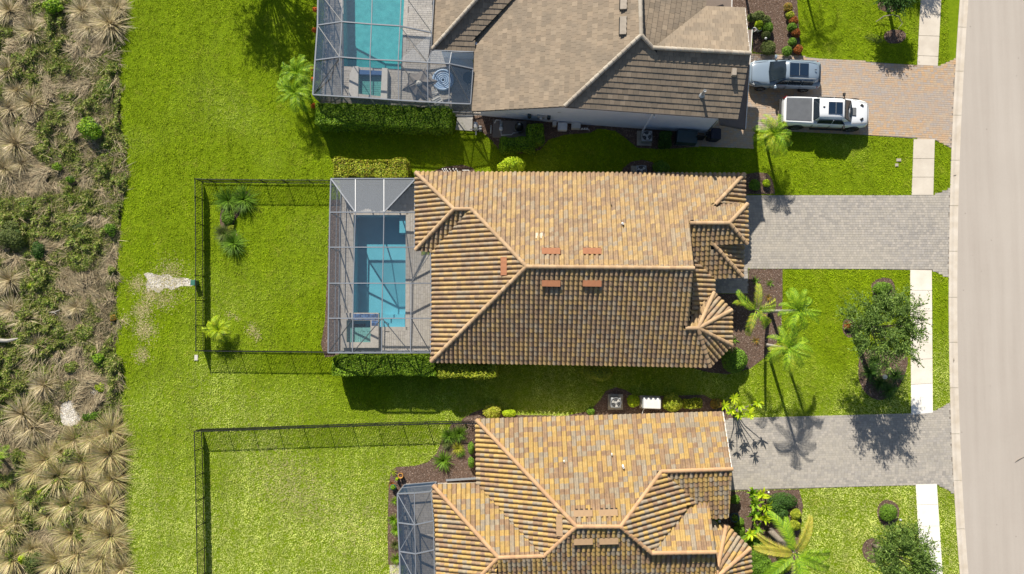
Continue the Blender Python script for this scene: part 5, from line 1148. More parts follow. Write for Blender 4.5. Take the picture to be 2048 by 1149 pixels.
# broad leaved plants
def broad(name, px, py, label, nl, L, w, lf, cat, z=0.0, seed=0, group=None, rise=(.5, 1.2), stem=0.0):
    r = random.Random(seed); c = W(px, py, stem+.3); e = empty(name, (c.x, c.y, 0), label=label, cat=cat, group=group)
    key = ('broad', lf, L, w)
    if key not in FR:
        V = []; Fc = []; m = 6; 
        for i_ in range(m+1):
            k = i_/m; x = L*k; zz = .28*L*math.sin(k*2.4); ww = w*math.sin(math.pi*(k*.9+.06))**.8/2; V += [(x, -ww, zz+ww*.35), (x, 0, zz), (x, ww, zz+ww*.35)]
        for i_ in range(m): a = i_*3; Fc += [(a, a+1, a+4, a+3), (a+1, a+2, a+5, a+4)]
        mb = MB(); mb.add(V, Fc); FR[key] = mb.mesh('leaf', LEAF[lf], True, fix=False)
    for i_ in range(nl):
        o = link('leaf', FR[key], e); s_ = r.uniform(.7, 1.1); o.scale = (s_, s_, s_); o.location = (r.uniform(-.1, .1), r.uniform(-.1, .1), stem+r.uniform(0, .35)); o.rotation_euler = (r.uniform(-.5, .5), -r.uniform(*rise)+.35, r.random()*6.28)
    if stem: mb = MB(); mb.tube([(0, 0, 0), (.02, 0, stem+.1)], .035, 6); mb.obj('stem', G['bark_pale'], e)
    return e
for i_, (x, y, l) in enumerate(((1503, 985, 'topmost banana plant beside the lower grey driveway'), (1524, 990, 'banana plant with the white lamp beside it'), (1508, 1008, 'banana plant second from the driveway'), (1530, 1012, 'banana plant touching the dark clipped mounds'), (1507, 1030, 'banana plant in the middle of the row'), (1527, 1036, 'banana plant above the star shaped one'), (1515, 1056, 'star shaped banana plant at the low end of the row'), (1500, 1066, 'lowest banana plant by the turret'))):
    broad('banana_plant', x, y, l, 16, .62, .17, 'lime' if i_ % 2 else 'palm', 'plant', seed=i_, group='banana plants', stem=.45)
pts = [(1468, 797), (1479, 812), (1463, 822), (1500, 818), (1516, 806), (1500, 830), (1478, 830), (1449, 812)]
e = empty('plumeria', (*W(1466, 820)[:2], 0), label='plumeria with star shaped leaf clusters at the upper corner of the lowest driveway', cat='shrub')
b = W(1466, 820)
for i_, (x, y) in enumerate(pts):
    h = 1.9+.25*(i_ % 3); c = W(x, y, h); q = c-Vector((b.x, b.y, 0)); mb = MB(); mb.tube([(0, 0, 0), (q.x*.35, q.y*.35, h*.5), tuple(q)], [.05, .035, .02], 6); br = mb.obj('branch', G['bark'], e)
    key = ('broad', 'plum')
    if key not in FR:
        V = []; Fc = []; L_, w0, m = .42, .12, 5
        for k_ in range(m+1):
            k = k_/m; ww = w0*math.sin(math.pi*(k*.93+.04))**.8/2; V += [(L_*k, -ww, .1*k), (L_*k, ww, .1*k)]
        for k_ in range(m): Fc.append((2*k_, 2*k_+1, 2*k_+3, 2*k_+2))
        mb = MB(); mb.add(V, Fc); FR[key] = mb.mesh('leaf', LEAF['lime'], fix=False)
    for k in range(11):
        o = link('leaf', FR[key], br); o.location = q; o.rotation_euler = (0, -random.uniform(-.15, .9), k*.571+random.uniform(-.2, .2)); s_ = random.uniform(.75, 1.05); o.scale = (s_, s_, s_)
# ------------------------------------------------------------------ meadow tussocks
UP = [(215, 45, 1.3), (200, 12, 1.0), (232, 14, 1.1), (175, 50, 1.1), (160, 20, 1.0), (60, 205, 1.1), (18, 215, 1.2), (12, 140, 1.2), (25, 285, 1.2), (40, 325, 1.1), (5, 335, 1.2), (14, 20, 1.0), (95, 40, .9), (60, 60, .9), (30, 180, .8)]
MID = [(45, 640, 1.1), (70, 690, 1.0), (15, 560, 1.0), (225, 768, .7), (85, 770, 1.0), (40, 830, 1.3), (60, 855, 1.1), (20, 620, .9), (150, 615, .7)]
LOW = [(145, 880, 1.2), (180, 880, 1.1), (218, 865, 1.1), (120, 905, 1.1), (90, 920, 1.1), (160, 925, 1.2), (215, 908, 1.35), (65, 945, 1.2), (110, 955, 1.2), (165, 960, 1.2), (222, 960, 1.3), (205, 935, 1.1), (130, 1010, 1.2), (172, 1015, 1.3), (212, 1015, 1.35), (95, 1030, 1.1), (60, 1000, .9), (25, 1010, 1.2), (10, 1060, 1.3), (215, 1075, 1.35), (180, 1060, 1.0), (140, 1070, 1.2), (150, 1110, 1.2), (200, 1115, 1.3), (240, 1140, 1.1), (110, 1125, 1.3), (60, 1100, 1.0), (20, 1120, 1.2), (230, 1100, 1.1), (30, 1045, 1.0), (190, 1145, 1.1)]
TL = {(215, 45): 'largest pale tussock touching the mown edge near the upper edge of the photo', (200, 12): 'pale tussock left of the mown edge at the very top of the meadow', (232, 14): 'pale tussock in the top corner where meadow meets lawn', (175, 50): 'pale tussock left of the largest upper one', (160, 20): 'pale tussock right of the bright bush at the upper edge',
      (60, 205): 'pale tussock left of the largest bright bush, fanning to the right', (18, 215): 'pale tussock at the left edge level with the largest bright bush', (12, 140): 'pale tussock at the left edge between two others in the upper meadow', (40, 325): 'pale tussock left of the small bright bushes, fanning downward', (25, 285): 'pale tussock at the left edge just above the downward fanning one', (5, 335): 'pale tussock cut by the left edge below the downward fanning one', (14, 20): 'pale tussock in the upper left corner of the photo', (95, 40): 'pale tussock just below the bright bush at the upper edge', (60, 60): 'pale tussock between upper left corner and the bright upper bush', (30, 180): 'short pale tussock at the left edge above the largest bush level',
      (45, 640): 'grey brown tussock above the pale dead log', (70, 690): 'grey brown tussock at the right end of the pale dead log', (15, 560): 'grey brown tussock at the left edge level with the bare sand path', (225, 768): 'small rounded grey tussock beside the white rubble at the mown edge', (85, 770): 'grey brown tussock left of the white rubble', (40, 830): 'wide grey brown tussock left of the white rubble patch', (60, 855): 'grey brown tussock just above the cut green palm', (20, 620): 'grey brown tussock at the left edge above the dead log', (150, 615): 'small tussock right of the white driftwood',
      (145, 880): 'straw tussock directly below the white rubble patch', (218, 865): 'uppermost straw tussock leaning over the mown lawn edge', (215, 908): 'large straw tussock second from the top along the mown edge', (222, 960): 'large straw tussock third from the top along the mown edge', (212, 1015): 'large straw tussock fourth from the top along the mown edge', (215, 1075): 'large straw tussock fifth from the top along the mown edge', (240, 1140): 'straw tussock at the mown edge in the very lowest corner of the meadow', (10, 1060): 'straw tussock cut by the left edge near the lower corner', (25, 1010): 'straw tussock at the left edge below the cut green palm', (20, 1120): 'straw tussock left of the silvery bush',
      (180, 880): 'straw tussock right below the white rubble, one in from the mown edge', (120, 905): 'straw tussock at the upper left shoulder of the dense straw patch', (90, 920): 'straw tussock further left on the shoulder of the dense straw patch', (65, 945): 'leftmost straw tussock of the dense patch, right of the cut green palm', (160, 925): 'straw tussock in the upper middle of the dense patch', (205, 935): 'straw tussock wedged between the second and third large edge tussocks', (110, 955): 'straw tussock directly above the small lime bushes',
      (165, 960): 'straw tussock right of and above the tiniest lime bush', (60, 1000): 'smaller straw tussock left below the small lime bush', (130, 1010): 'straw tussock just below the tiniest lime bush', (172, 1015): 'straw tussock left of the fourth large edge tussock', (95, 1030): 'straw tussock directly below the small lime bush', (30, 1045): 'small straw tussock between two at the left edge near the lower corner', (180, 1060): 'straw tussock left of the fifth large edge tussock', (140, 1070): 'straw tussock in the lower middle of the dense patch',
      (60, 1100): 'straw tussock just above the silvery bush', (150, 1110): 'straw tussock above the bottom edge midway to the lawn', (200, 1115): 'straw tussock below the fifth large edge tussock', (230, 1100): 'straw tussock squeezed against the lawn low in the meadow', (110, 1125): 'straw tussock right of the silvery bush', (190, 1145): 'straw tussock cut by the bottom edge beside the corner one'}
for L_, l, lf in ((UP, 'pale dry grass tussock in the upper half of the rough meadow', 'dry'), (MID, 'grey brown grass tussock around the middle of the rough meadow', 'dry'), (LOW, 'straw coloured tussock in the dense lower part of the meadow', 'drygreen')):
    GT = l.replace('tussock', 'tussocks'); key_ = l
    for x, y, s_ in L_:
        l = TL.get((x, y), key_)
        clump('grass_tussock', x, y, s_*random.uniform(1.15, 1.6), l, lf, 'grass tussock', GT, n=460, w=.028, tilt=(.1, 1.45), droop=.4, hh=.7)
for x, y, r, ry, h, l, lf in ((105, 12, 24, 17, 1.3, 'bright green bush at the upper edge of the meadow', 'palm'), (181, 257, 31, 27, 1.5, 'largest bright green bush in the upper meadow', 'palm'), (195, 721, 20, 15, .8, 'bright green bush near the mown edge below the middle', 'palm'), (113, 335, 11, 12, .5, 'small bright bush below the largest one', 'hedge_dark'), (140, 357, 11, 10, .6, 'small dull green bush below the small bright one', 'green'),
                              (220, 460, 14, 16, .7, 'leafy green bush at the meadow edge beside the lawn', 'green'), (222, 540, 10, 12, .6, 'small green bush at the meadow edge above the bare sand', 'weed'), (20, 470, 38, 32, 1.1, 'wide grey green bush at the left edge of the meadow', 'olive'), (75, 500, 16, 20, .8, 'dark green bush right of the grey green one', 'deep'), (62, 573, 9, 7, .4, 'tiny lime bush alone in dull scrub', 'lime'),
                              (83, 985, 12, 8, .6, 'small lime bush among the straw tussocks', 'lime'), (141, 975, 8, 6, .5, 'tiniest lime bush among the straw tussocks', 'lime'), (65, 1125, 24, 28, .9, 'silvery green bush near the lower left corner', 'olive'), (45, 1118, 9, 12, .9, 'lime green bush touching the silvery one', 'lime'), (140, 735, 18, 14, .5, 'pale green feathery bush in the lower middle scrub', 'weed'), (165, 665, 22, 18, .4, 'yellow green patch bush beside the pale log', 'weed'), (210, 175, 22, 28, .6, 'loose green bush under the largest upper tussocks', 'weed'), (80, 300, 20, 14, .5, 'low green bush left of the small bright bush', 'weed'), (50, 410, 26, 18, .6, 'low weedy bush above the grey green one', 'weed'), (150, 450, 34, 24, .6, 'broad low weedy bush in the middle scrub', 'weed'), (160, 525, 30, 24, .5, 'broad low weedy bush above the pale log', 'weed'), (115, 660, 18, 18, .5, 'low weedy bush just below the pale log', 'weed'), (200, 775, 14, 10, .4, 'low leafy bush beside the white rubble', 'lime'), (180, 832, 20, 12, .4, 'low leafy bush between the rubble and the straw tussocks', 'green'),
                              (226, 637, 7, 7, .4, 'orange dry bush at the meadow edge', 'orange')):
    shrub('meadow_bush', x, y, r, h, l, lf, ry=ry, L=.15, w=.07, lump=.5, n=int(260+r*ry*1.5))
mb = MB(); mb.tube([W(-8, 681, .5), W(15, 682, .45), W(40, 677, .35)], [.14, .12, .05], 8); mb.obj('dead_log', G['bark_pale'], label='pale dead log at the left edge of the meadow', cat='log')
mb = MB(); mb.tube([W(95, 625, .12), W(108, 625, .2), W(120, 620, .25)], [.05, .06, .02], 6); mb.tube([W(108, 625, .2), W(113, 629, .3)], [.04, .01], 5); mb.obj('driftwood', G['bark_pale'], label='short white piece of driftwood in the meadow scrub', cat='driftwood')
# ================================================================== EQUIPMENT
def ac_unit(px, py, label, pad, rot=0, s_=.78, h=.85):
    c = W(px, py, h); e = empty('air_conditioner', (c.x, c.y, 0), rot, label=label, cat='air conditioner', group='outdoor fan units')
    mb = MB(); p = [W(x, y, .1) for x, y in pad]; o = MB(); o.prism([(q.x-c.x, q.y-c.y) for q in p], 0.0, .10); o.obj('concrete_pad', G['padc'], e)
    mb.box((0, 0, .1+(h-.1)/2), (s_, s_, h-.1)); b = mb.obj('cabinet', G['greym'], e, bevel=.05)
    mb = MB(); mb.lathe((0, 0, h+.004), [(.33, 0), (.33, .004)], 24); mb.obj('fan_well', G['darkin'], e)
    mb = MB(); mb.torus((0, 0, h+.015), .34, .018, 28, 6); mb.obj('rim', G['greym'], e)
    mb = MB()
    for k in range(3):
        a = k*2.094+.5; V = []
        for r, t, z in ((.07, -.35, .02), (.30, -.2, .03), (.30, .55, .012), (.07, .45, .012)): V.append((r*math.cos(a+t), r*math.sin(a+t), h+z))
        mb.add(V, [(0, 1, 2, 3)])
    mb.lathe((0, 0, h+.01), [(.085, 0), (.085, .03), (.05, .045)], 14); mb.obj('fan', G['cream'], e)
    mb = MB()
    for k in range(10): a = k*math.pi/5; mb.beam((0, 0, h+.06), (.33*math.cos(a), .33*math.sin(a), h+.045), .008)
    for R in (.12, .2, .28): mb.torus((0, 0, h+.052), R, .005, 20, 4)
    mb.obj('grille', G['greym'], e)
ac_unit(1294, 272, 'fan unit on the shaded mulch under the pale wall of the uppermost house', [(1274, 262), (1304, 262), (1303, 292), (1274, 291)], s_=.72)
ac_unit(1283, 341, 'fan unit half hidden by the upper eave of the middle house', [(1262, 332), (1292, 332), (1292, 352), (1262, 352)], s_=.68)
ac_unit(1232, 806, 'fan unit on a square pad beside the lowest house', [(1216, 789), (1246, 789), (1246, 820), (1216, 820)], s_=.68, h=1.0)
c = W(1303, 807, .9); e = empty('generator', (c.x, c.y, .2), -.03, label='cream standby generator with rounded lid beside the lowest house', cat='generator')
mb = MB(); mb.box((0, 0, -.05), (1.35, .85, .3)); mb.obj('base', G['padc'], e)
mb = MB(); mb.box((0, 0, .38), (1.22, .72, .56), 0, .97); mb.obj('body', G['cream'], e, bevel=.07)
mb = MB(); mb.box((.02, 0, .70), (1.26, .76, .09), 0, .93); mb.obj('lid', G['white'], e, bevel=.06)
mb = MB(); mb.box((-.55, 0, .69), (.12, .7, .1)); mb.obj('grille', G['greym'], e, bevel=.02)
mb = MB(); mb.tube([(-.35, -.36, .3), (-.45, -.55, .1), (-.5, -.8, .05)], .02, 6); mb.obj('cable', G['white'], e)
# pool equipment under the pale wall
e = empty('pump_pad', (0, 0, 0), label='brown concrete slab carrying the pump and black filter tank', cat='slab'); qbox('slab', [(986, 241), (1053, 243), (1051, 276), (985, 275)], 0, .12, simple('brown_pad', (.26, .22, .19), .9), e)
c = W(1038, 252, .9); e = empty('filter_tank', (c.x, c.y, .12), label='black round pool filter tank beside the pale wall', cat='filter tank')
mb = MB(); mb.lathe((0, 0, 0), [(.3, 0), (.33, .05), (.33, .62), (.25, .8), (.1, .88), (.06, .95)], 20); mb.obj('tank', simple('gloss_black', (.012, .013, .016), .3), e, smooth=True)
mb = MB(); mb.torus((0, 0, .45), .335, .02, 24, 6); mb.obj('clamp_band', G['greym'], e); mb = MB(); mb.box((.02, .05, 1.0), (.16, .12, .1)); mb.obj('valve', G['greym'], e, bevel=.02)
c = W(1002, 258, .35); e = empty('pool_pump', (c.x, c.y, .12), label='white pool pump with pipes on the brown slab', cat='pump')
mb = MB(); mb.lathe((0, 0, 0), [(.12, 0), (.14, .08), (.14, .3), (.10, .36)], 16); mb.obj('strainer', G['white'], e, smooth=True)
mb = MB(); mb.tube([(0, .12, .2), (0, .55, .2)], .1, 12); mb.obj('motor', G['greym'], e, smooth=True)
mb = MB(); mb.tube([(0, -.1, .2), (.02, -.45, .2), (.75, -.42, .2), (.85, -.3, .2), (1.2, -.3, .3)], .032, 8); mb.tube([(0, .6, .25), (-.35, .62, .25), (-.45, .4, .2)], .03, 8); mb.tube([(-.7, .3, .1), (-.72, -.3, .1)], .035, 8); mb.obj('pipes', G['white'], e, smooth=True)
qbox('patio', [(915, 232), (946, 234), (944, 262), (911, 260)], .01, .05, G['pale'], None, **S)
c = W(951, 250, .7); e = empty('salt_cell', (c.x, c.y, 0), label='white filter box with pipe arms beside the small patio', cat='filter')
mb = MB(); mb.box((0, 0, .38), (.3, .5, .7), 0, .85); mb.obj('body', G['white'], e, bevel=.05); mb = MB(); mb.tube([(-.4, -.25, .45), (.4, -.22, .45)], .035, 8); mb.tube([(0, -.3, .2), (0, -.55, .1)], .05, 8); mb.obj('pipe_arms', G['white'], e)
mb = MB(); mb.box((.3, -.15, .2), (.2, .35, .4)); mb.obj('control', G['greym'], e, bevel=.02)
for x, y, sx, sy, h, l, mt in ((1125, 253, .62, .5, .45, 'white square utility box on the mulch under the pale wall', 'white'), (1152, 251, .6, .4, .5, 'grey white box right of the white square one', 'cream'), (1109, 247, .25, .3, .5, 'small grey box left of the white square one', 'cream')):
    c = W(x, y, h); e = empty('utility_box', (c.x, c.y, 0), -.04, label=l, cat='utility box'); mb = MB(); mb.box((0, 0, h/2-.02), (sx, sy, h-.04)); mb.obj('body', G[mt], e, bevel=.02); mb = MB(); mb.box((0, 0, h), (sx*1.06, sy*1.06, .05)); mb.obj('lid', G[mt], e, bevel=.015)
c = W(1170, 255, .3); e = empty('valve_manifold', (c.x, c.y, 0), label='white irrigation valves right of the grey white box', cat='valves')
mb = MB()
for k in range(3): mb.tube([(-.2+k*.17, -.1, .05), (-.2+k*.17, -.1, .3)], .03, 6); mb.lathe((-.2+k*.17, -.1, .3), [(.06, 0), (.05, .08)], 8)
mb.tube([(-.3, -.1, .12), (.3, -.1, .12), (.3, -.22, .1)], .025, 6); mb.obj('pipes', G['white'], e)
for x, l, sx in ((1059, 'dark round meter at the left end of the wall meters', .25), (1082, 'pale electric meter cabinet on the pale wall', .5), (1098, 'slim grey panel right of the electric meter', .25)):
    p = W(x, 240, 1.5); e = empty('wall_meter', (p.x, yw(p.x)-.02, 0), -.05, label=l, cat='meter', group='meters on the pale wall'); mb = MB(); mb.box((0, -.1, 1.25), (sx, .16, .55)); mb.obj('cabinet', G['greym' if sx > .3 else 'teal'], e, bevel=.02)
    mb = MB(); mb.lathe((0, -.2, 1.3), [(.09, -.05), (.09, .05)], 12); mb.obj('dial', G['white' if sx > .3 else 'black'], e)
# white pipework of the middle house
c = W(903, 342, .4); e = empty('pipe_rack', (c.x, c.y, 0), label='row of white pipes on the mulch at the upper eave of the middle house', cat='pipes')
mb = MB()
for k, dx in enumerate((-.45, -.3, -.18, .05, .3, .5)): mb.tube([(dx-.18, .12, .4), (dx, -.15, .35), (dx, -.3, .1)], .028, 6); mb.lathe((dx-.18, .12, .38), [(.05, 0), (.04, .08)], 8)
mb.tube([(-.5, -.2, .35), (1.3, -.22, .35)], .03, 6); mb.tube([(.75, .05, .3), (1.2, .05, .3), (1.3, -.2, .3)], .03, 6); mb.obj('pipes', G['white'], e)
# dark heater box, bins
e = empty('heater_enclosure', (0, 0, 0), label='dark teal flat topped box between the small hedge and the black frame', cat='enclosure')
qbox('body', [(1356, 259), (1396, 262), (1394, 287), (1354, 284)], 0, .9, G['teal'], e); qbox('pad', [(1352, 280), (1398, 284), (1397, 294), (1350, 290)], .005, .09, G['padc'], e)
c = W(1401, 275, .8); e = empty('gate_frame', (c.x, c.y, 0), label='small black framed gate panel beside the teal box', cat='gate')
mb = MB()
for dx in (-.3, .3): mb.beam((dx, 0, 0), (dx, 0, 1.3), .05)
for z in (.1, .7, 1.25): mb.beam((-.3, 0, z), (.3, 0, z), .04)
mb.obj('frame', G['black'], e); mb = MB(); mb.box((0, .02, .7), (.55, .02, 1.1)); mb.obj('panel', G['darkin'], e)
def bin_(px, py, label, mt, s_=.62, h=1.05):
    c = W(px, py, h); e = empty('wheeled_bin', (c.x, c.y, 0), -.05, label=label, cat='bin', group='bins beside the uppermost house'); mb = MB(); mb.box((0, 0, h*.45), (s_*.9, s_, h*.88), 0, 1.12); mb.obj('body', G[mt], e, bevel=.03)
    mb = MB(); mb.box((0, .02, h*.93), (s_*1.1, s_*1.2, .06), 0, .95); mb.obj('lid', G[mt], e, bevel=.02); mb = MB(); mb.tube([(-s_*.4, s_*.66, h*.9), (s_*.4, s_*.66, h*.9)], .02, 6); mb.obj('handle', G['black'], e)
    for sx in (-1, 1): mb = MB(); mb.tube([(sx*s_*.42, s_*.5, .12), (sx*s_*.5, s_*.5, .12)], .12, 12); mb.obj('wheel', G['black'], e)
G['navy'] = simple('navy_plastic', (.012, .018, .04), .5)
bin_(1433, 268, 'dark blue wheeled bin with a pale label on the shaded walkway', 'navy')
bin_(1423, 271, 'black bin tucked left of the dark blue one', 'black', .4, .8)
c = W(1415, 267, .5); e = empty('white_bucket', (c.x, c.y, 0), label='white bucket between black gate panel and bins', cat='bucket'); mb = MB(); mb.lathe((0, 0, 0), [(.14, 0), (.17, .4), (.15, .4), (.14, .1)], 16); mb.obj('pail', G['cream'], e); mb = MB(); mb.torus((0, 0, .4), .17, .012, 20, 5); mb.obj('rim', G['white'], e)
# ground lids, lights
def lid(px, py, sx, sy, label, mt, name='access_cover', h=.05):
    c = W(px, py); e = empty(name, (c.x, c.y, 0), label=label, cat='utility lid'); mb = MB(); mb.box((0, 0, h/2), (sx, sy, h)); mb.obj('frame', G['padc'], e, bevel=.01); mb = MB(); mb.box((0, 0, h+.01), (sx*.86, sy*.86, .02)); mb.obj('lid', G[mt], e, bevel=.01)
lid(393, 716, .26, .42, 'pale oblong lid in the grass outside the lower fence corner', 'cream'); lid(1797, 321, .32, .22, 'upper grey valve lid on the lawn by the pavement', 'padc'); lid(1793, 331, .22, .22, 'lower round grey lid on the lawn by the pavement', 'padc')
c = W(387, 566, .5); e = empty('utility_pedestal', (c.x, c.y, 0), label='green utility pedestal at the end of the bare sand by the fence', cat='utility box'); mb = MB(); mb.box((0, 0, .3), (.3, .36, .6), 0, .85); mb.obj('body', G['greenbox'], e, bevel=.03); mb = MB(); mb.box((0, 0, .61), (.32, .38, .05)); mb.obj('cap', G['greenbox'], e, bevel=.015)
def globe(px, py, label, h=.6, mt='white', r=.09):
    c = W(px, py, h); e = empty('garden_light', (c.x, c.y, 0), label=label, cat='garden light'); mb = MB(); mb.tube([(0, 0, 0), (0, 0, h)], .02, 6); mb.obj('stem', G['black'], e); mb = MB(); mb.lathe((0, 0, h-.02), [(.03, 0), (r, r*.6), (r, r*1.1), (r*.5, r*1.8), (.01, r*2)], 12); mb.obj('shade', G[mt], e, smooth=True)
globe(1531, 78, 'white lamp globe between shrubs beside the uppermost garage'); globe(1768, 754, 'pale lamp among the dark spider plants', .5, 'cream', .16); globe(1800, 1040, 'grey spotlight beside the round shrub ring', .35, 'greym'); globe(1438, 1043, 'white entry lamp at the dark corner of the lowest house', 1.9, 'white'); globe(1537, 985, 'white path lamp between banana plants and clipped mound', .4, 'white', .07)
def pot(px, py, r, h, label, mt, lf=None):
    c = W(px, py, h); e = empty('plant_pot', (c.x, c.y, 0), label=label, cat='plant pot'); mb = MB(); mb.lathe((0, 0, 0), [(r*.65, 0), (r, h*.9), (r*1.08, h), (r*.85, h), (r*.75, h*.8)], 18); mb.obj('pot', G[mt], e, smooth=False); mb = MB(); mb.lathe((0, 0, h*.8), [(r*.75, 0), (r*.5, .02)], 14); mb.obj('earth', G['mulch'], e)
    if lf: link('plant', cloud_mesh('plant', (r*.9, r*.9, .25), 120, .12, .05, LEAF[lf]), e).location = (0, 0, h*.9)
G['potorange'] = simple('orange_glaze', (.6, .3, .07), .5)
pot(801, 952, .17, .4, 'orange yellow round pot at the corner of the lower back bed', 'potorange'); pot(786, 975, .2, .35, 'dark pot ring with trailing leaves beside the lower cage', 'greenbox', 'palm'); pot(794, 958, .12, .3, 'small pot with a yellow green plant beside the orange pot', 'black', 'lime')
pot(1509, 59, .14, .4, 'white plant pot nearest the uppermost garage wall', 'white'); pot(1519, 58, .16, .4, 'pale plant pot right of the white one', 'cream', 'lime'); pot(1470, 1036, .3, .55, 'big dark planter in the entry corner of the lowest house', 'teal', 'green')
# litter on the road and kerb
for x, y, sx, l in ((1907, 352, .35, 'brown curled leaf on the kerb beside the middle lawn'), (1907, 721, .3, 'small brown leaf on the kerb in front of the oak')):
    c = W(x, y); mb = MB(); mb.add([(-sx, 0, .05), (0, -.07, .06), (sx, .02, .1), (0, .08, .05), (0, 0, .09)], [(0, 1, 4), (1, 2, 4), (2, 3, 4), (3, 0, 4)]); o = mb.obj('fallen_leaf', G['bark'], label=l, cat='leaf'); o.location = c; o.rotation_euler = (0, 0, .3 if y < 500 else 1.5); o.scale = (.6, .6, .6)
mb = MB(); mb.tube([W(2030, 925, .03), W(2036, 920, .05), W(2046, 915, .04), W(2056, 913, .03)], [.01, .025, .015, .008], 5); mb.obj('fallen_twig', G['bark'], label='curved twig lying on the street near the right edge', cat='twig')
# ================================================================== UNDER THE TOP CAGE
c = W(838, 168, 2.45); e = empty('parasol', (c.x, c.y, 0), .1, label='taupe star shaped parasol under the blue grey cage', cat='parasol')
fab = simple('taupe_parasol_cloth', (.22, .195, .17), .9, (.18, .16, .14), 3); R = 1.28
for k in range(6):
    a0_, a1_ = k*math.pi/3+.15, (k+1)*math.pi/3+.15; am = (a0_+a1_)/2; V = [(0, 0, 2.6), (R*math.cos(a0_), R*math.sin(a0_), 2.05), (R*.62*math.cos(am), R*.62*math.sin(am), 2.18), (R*math.cos(a1_), R*math.sin(a1_), 2.05), (R*.5*math.cos(a0_), R*.5*math.sin(a0_), 2.38), (R*.5*math.cos(a1_), R*.5*math.sin(a1_), 2.38), (R*.32*math.cos(am), R*.32*math.sin(am), 2.36)]
    mb = MB(); mb.add(V, [(0, 4, 6), (0, 6, 5), (4, 1, 2), (4, 2, 6), (6, 2, 3), (6, 3, 5)]); mb.obj('canopy_panel', fab, e)
    mb = MB(); mb.beam((0, 0, 2.58), V[1], .02); mb.obj('rib', G['black'], e)
mb = MB(); mb.tube([(0, 0, 0), (0, 0, 2.7)], .028, 8); mb.obj('pole', G['black'], e); mb = MB(); mb.lathe((0, 0, 0), [(.3, 0), (.3, .06), (.05, .1)], 16); mb.obj('base', G['black'], e); mb = MB(); mb.lathe((0, 0, 2.58), [(.2, 0), (.12, .08), (.03, .12)], 10); mb.obj('vent_cap', G['cream'], e)
c = W(886, 160, .2); e = empty('inflatable_ring', (c.x, c.y, 0), label='round pale blue inflatable with concentric rings beside the parasol', cat='pool float'); fl = simple('pale_blue_vinyl', (.45, .62, .85), .35, spec=.5)
for k, (Rr, r_) in enumerate(((.70, .09), (.54, .07), (.40, .065), (.27, .06), (.14, .055))): mb = MB(); mb.torus((0, 0, .12+(.05 if k == 0 else 0)), Rr, r_, 36, 8); mb.obj('ring', fl, e, smooth=True)
c = W(872, 196, .35); e = empty('deck_chair', (c.x, c.y, 0), .5, label='striped deck chair half under the parasol', cat='deck chair')
mb = MB()
for sx in (-.3, .3): mb.beam((sx, -.6, .3), (sx, .6, .32), .04); mb.beam((sx, -.5, 0), (sx, -.5, .3), .04); mb.beam((sx, .5, 0), (sx, .5, .3), .04)
mb.obj('frame', G['cream'], e)
for k in range(7): mb = MB(); mb.box((0, -.5+k*.16, .335), (.56, .1, .02)); mb.obj('slat', G['white' if k % 2 else 'greym'], e)
c = W(938, 158, .5); e = empty('round_table', (c.x, c.y, 0), label='dark round table in the shade at the right end of the blue grey cage', cat='table'); mb = MB(); mb.lathe((0, 0, .7), [(.42, 0), (.42, .03)], 24); mb.obj('table_top', G['teal'], e)
for k in range(3): a = k*2.09; mb = MB(); mb.beam((.1*math.cos(a), .1*math.sin(a), .7), (.3*math.cos(a), .3*math.sin(a), 0), .03); mb.obj('leg', G['black'], e)
# ================================================================== CARS
def car_paint(name, col): m = simple(name, col, .28, col, 1, coat=.6, spec=.5); return m
G['silver'] = car_paint('silver_blue_paint', (.20, .26, .33)); G['carwhite'] = car_paint('white_paint', (.74, .76, .78))
G['glass'] = simple('car_glass', (.012, .02, .03), .06, (.02, .03, .04), 1, spec=.8); G['tyre'] = simple('tyre_rubber', (.015, .015, .016), .8); G['rimm'] = simple('alloy', (.45, .46, .48), .3, metal=.8)
G['roofglass'] = simple('dark_sunroof_glass', (.010, .022, .045), .1, (.012, .026, .05), 1, spec=.8); G['trim'] = simple('black_trim', (.02, .02, .02), .6); G['lamp'] = simple('clear_lamp', (.6, .62, .65), .15); G['rear'] = simple('red_lamp', (.3, .01, .01), .2); G['cover'] = simple('bed_cover', (.12, .13, .145), .6)
def loft(st, name, mat, parent, sub=2, close=True):
    """st: stations (x, [(y, z) right half from centre top down])"""
    V = []; Fc = []; m = len(st[0][1])
    for x, pr in st:
        for y, z in pr: V.append((x, -y, z))
        for y, z in reversed(pr[1:]): V.append((x, y, z))
    k = 2*m-1
    for i_ in range(len(st)-1):
        for j in range(k-1 if not close else k): Fc.append((i_*k+j, i_*k+(j+1) % k, (i_+1)*k+(j+1) % k, (i_+1)*k+j))
    Fc.append(tuple(range(k))[::-1]); Fc.append(tuple(range((len(st)-1)*k, len(st)*k)))
    mb = MB(); mb.add(V, Fc); o = mb.obj(name, mat, parent, smooth=True)
    if sub: s_ = o.modifiers.new('s', 'SUBSURF'); s_.levels = s_.render_levels = sub
    return o
def panel(name, pts, mat, parent, t=.012, **k):
    P = [Vector(p) for p in pts]; n = (P[1]-P[0]).cross(P[2]-P[0]).normalized(); n = n if n.z > -.3 else -n
    mb = MB(); m = len(P); mb.add([p+n*t for p in P]+[p-n*t for p in P], [tuple(range(m)), tuple(range(2*m-1, m-1, -1))]+[(i_, (i_+1) % m, (i_+1) % m+m, i_+m) for i_ in range(m)]); return mb.obj(name, mat, parent, **k)
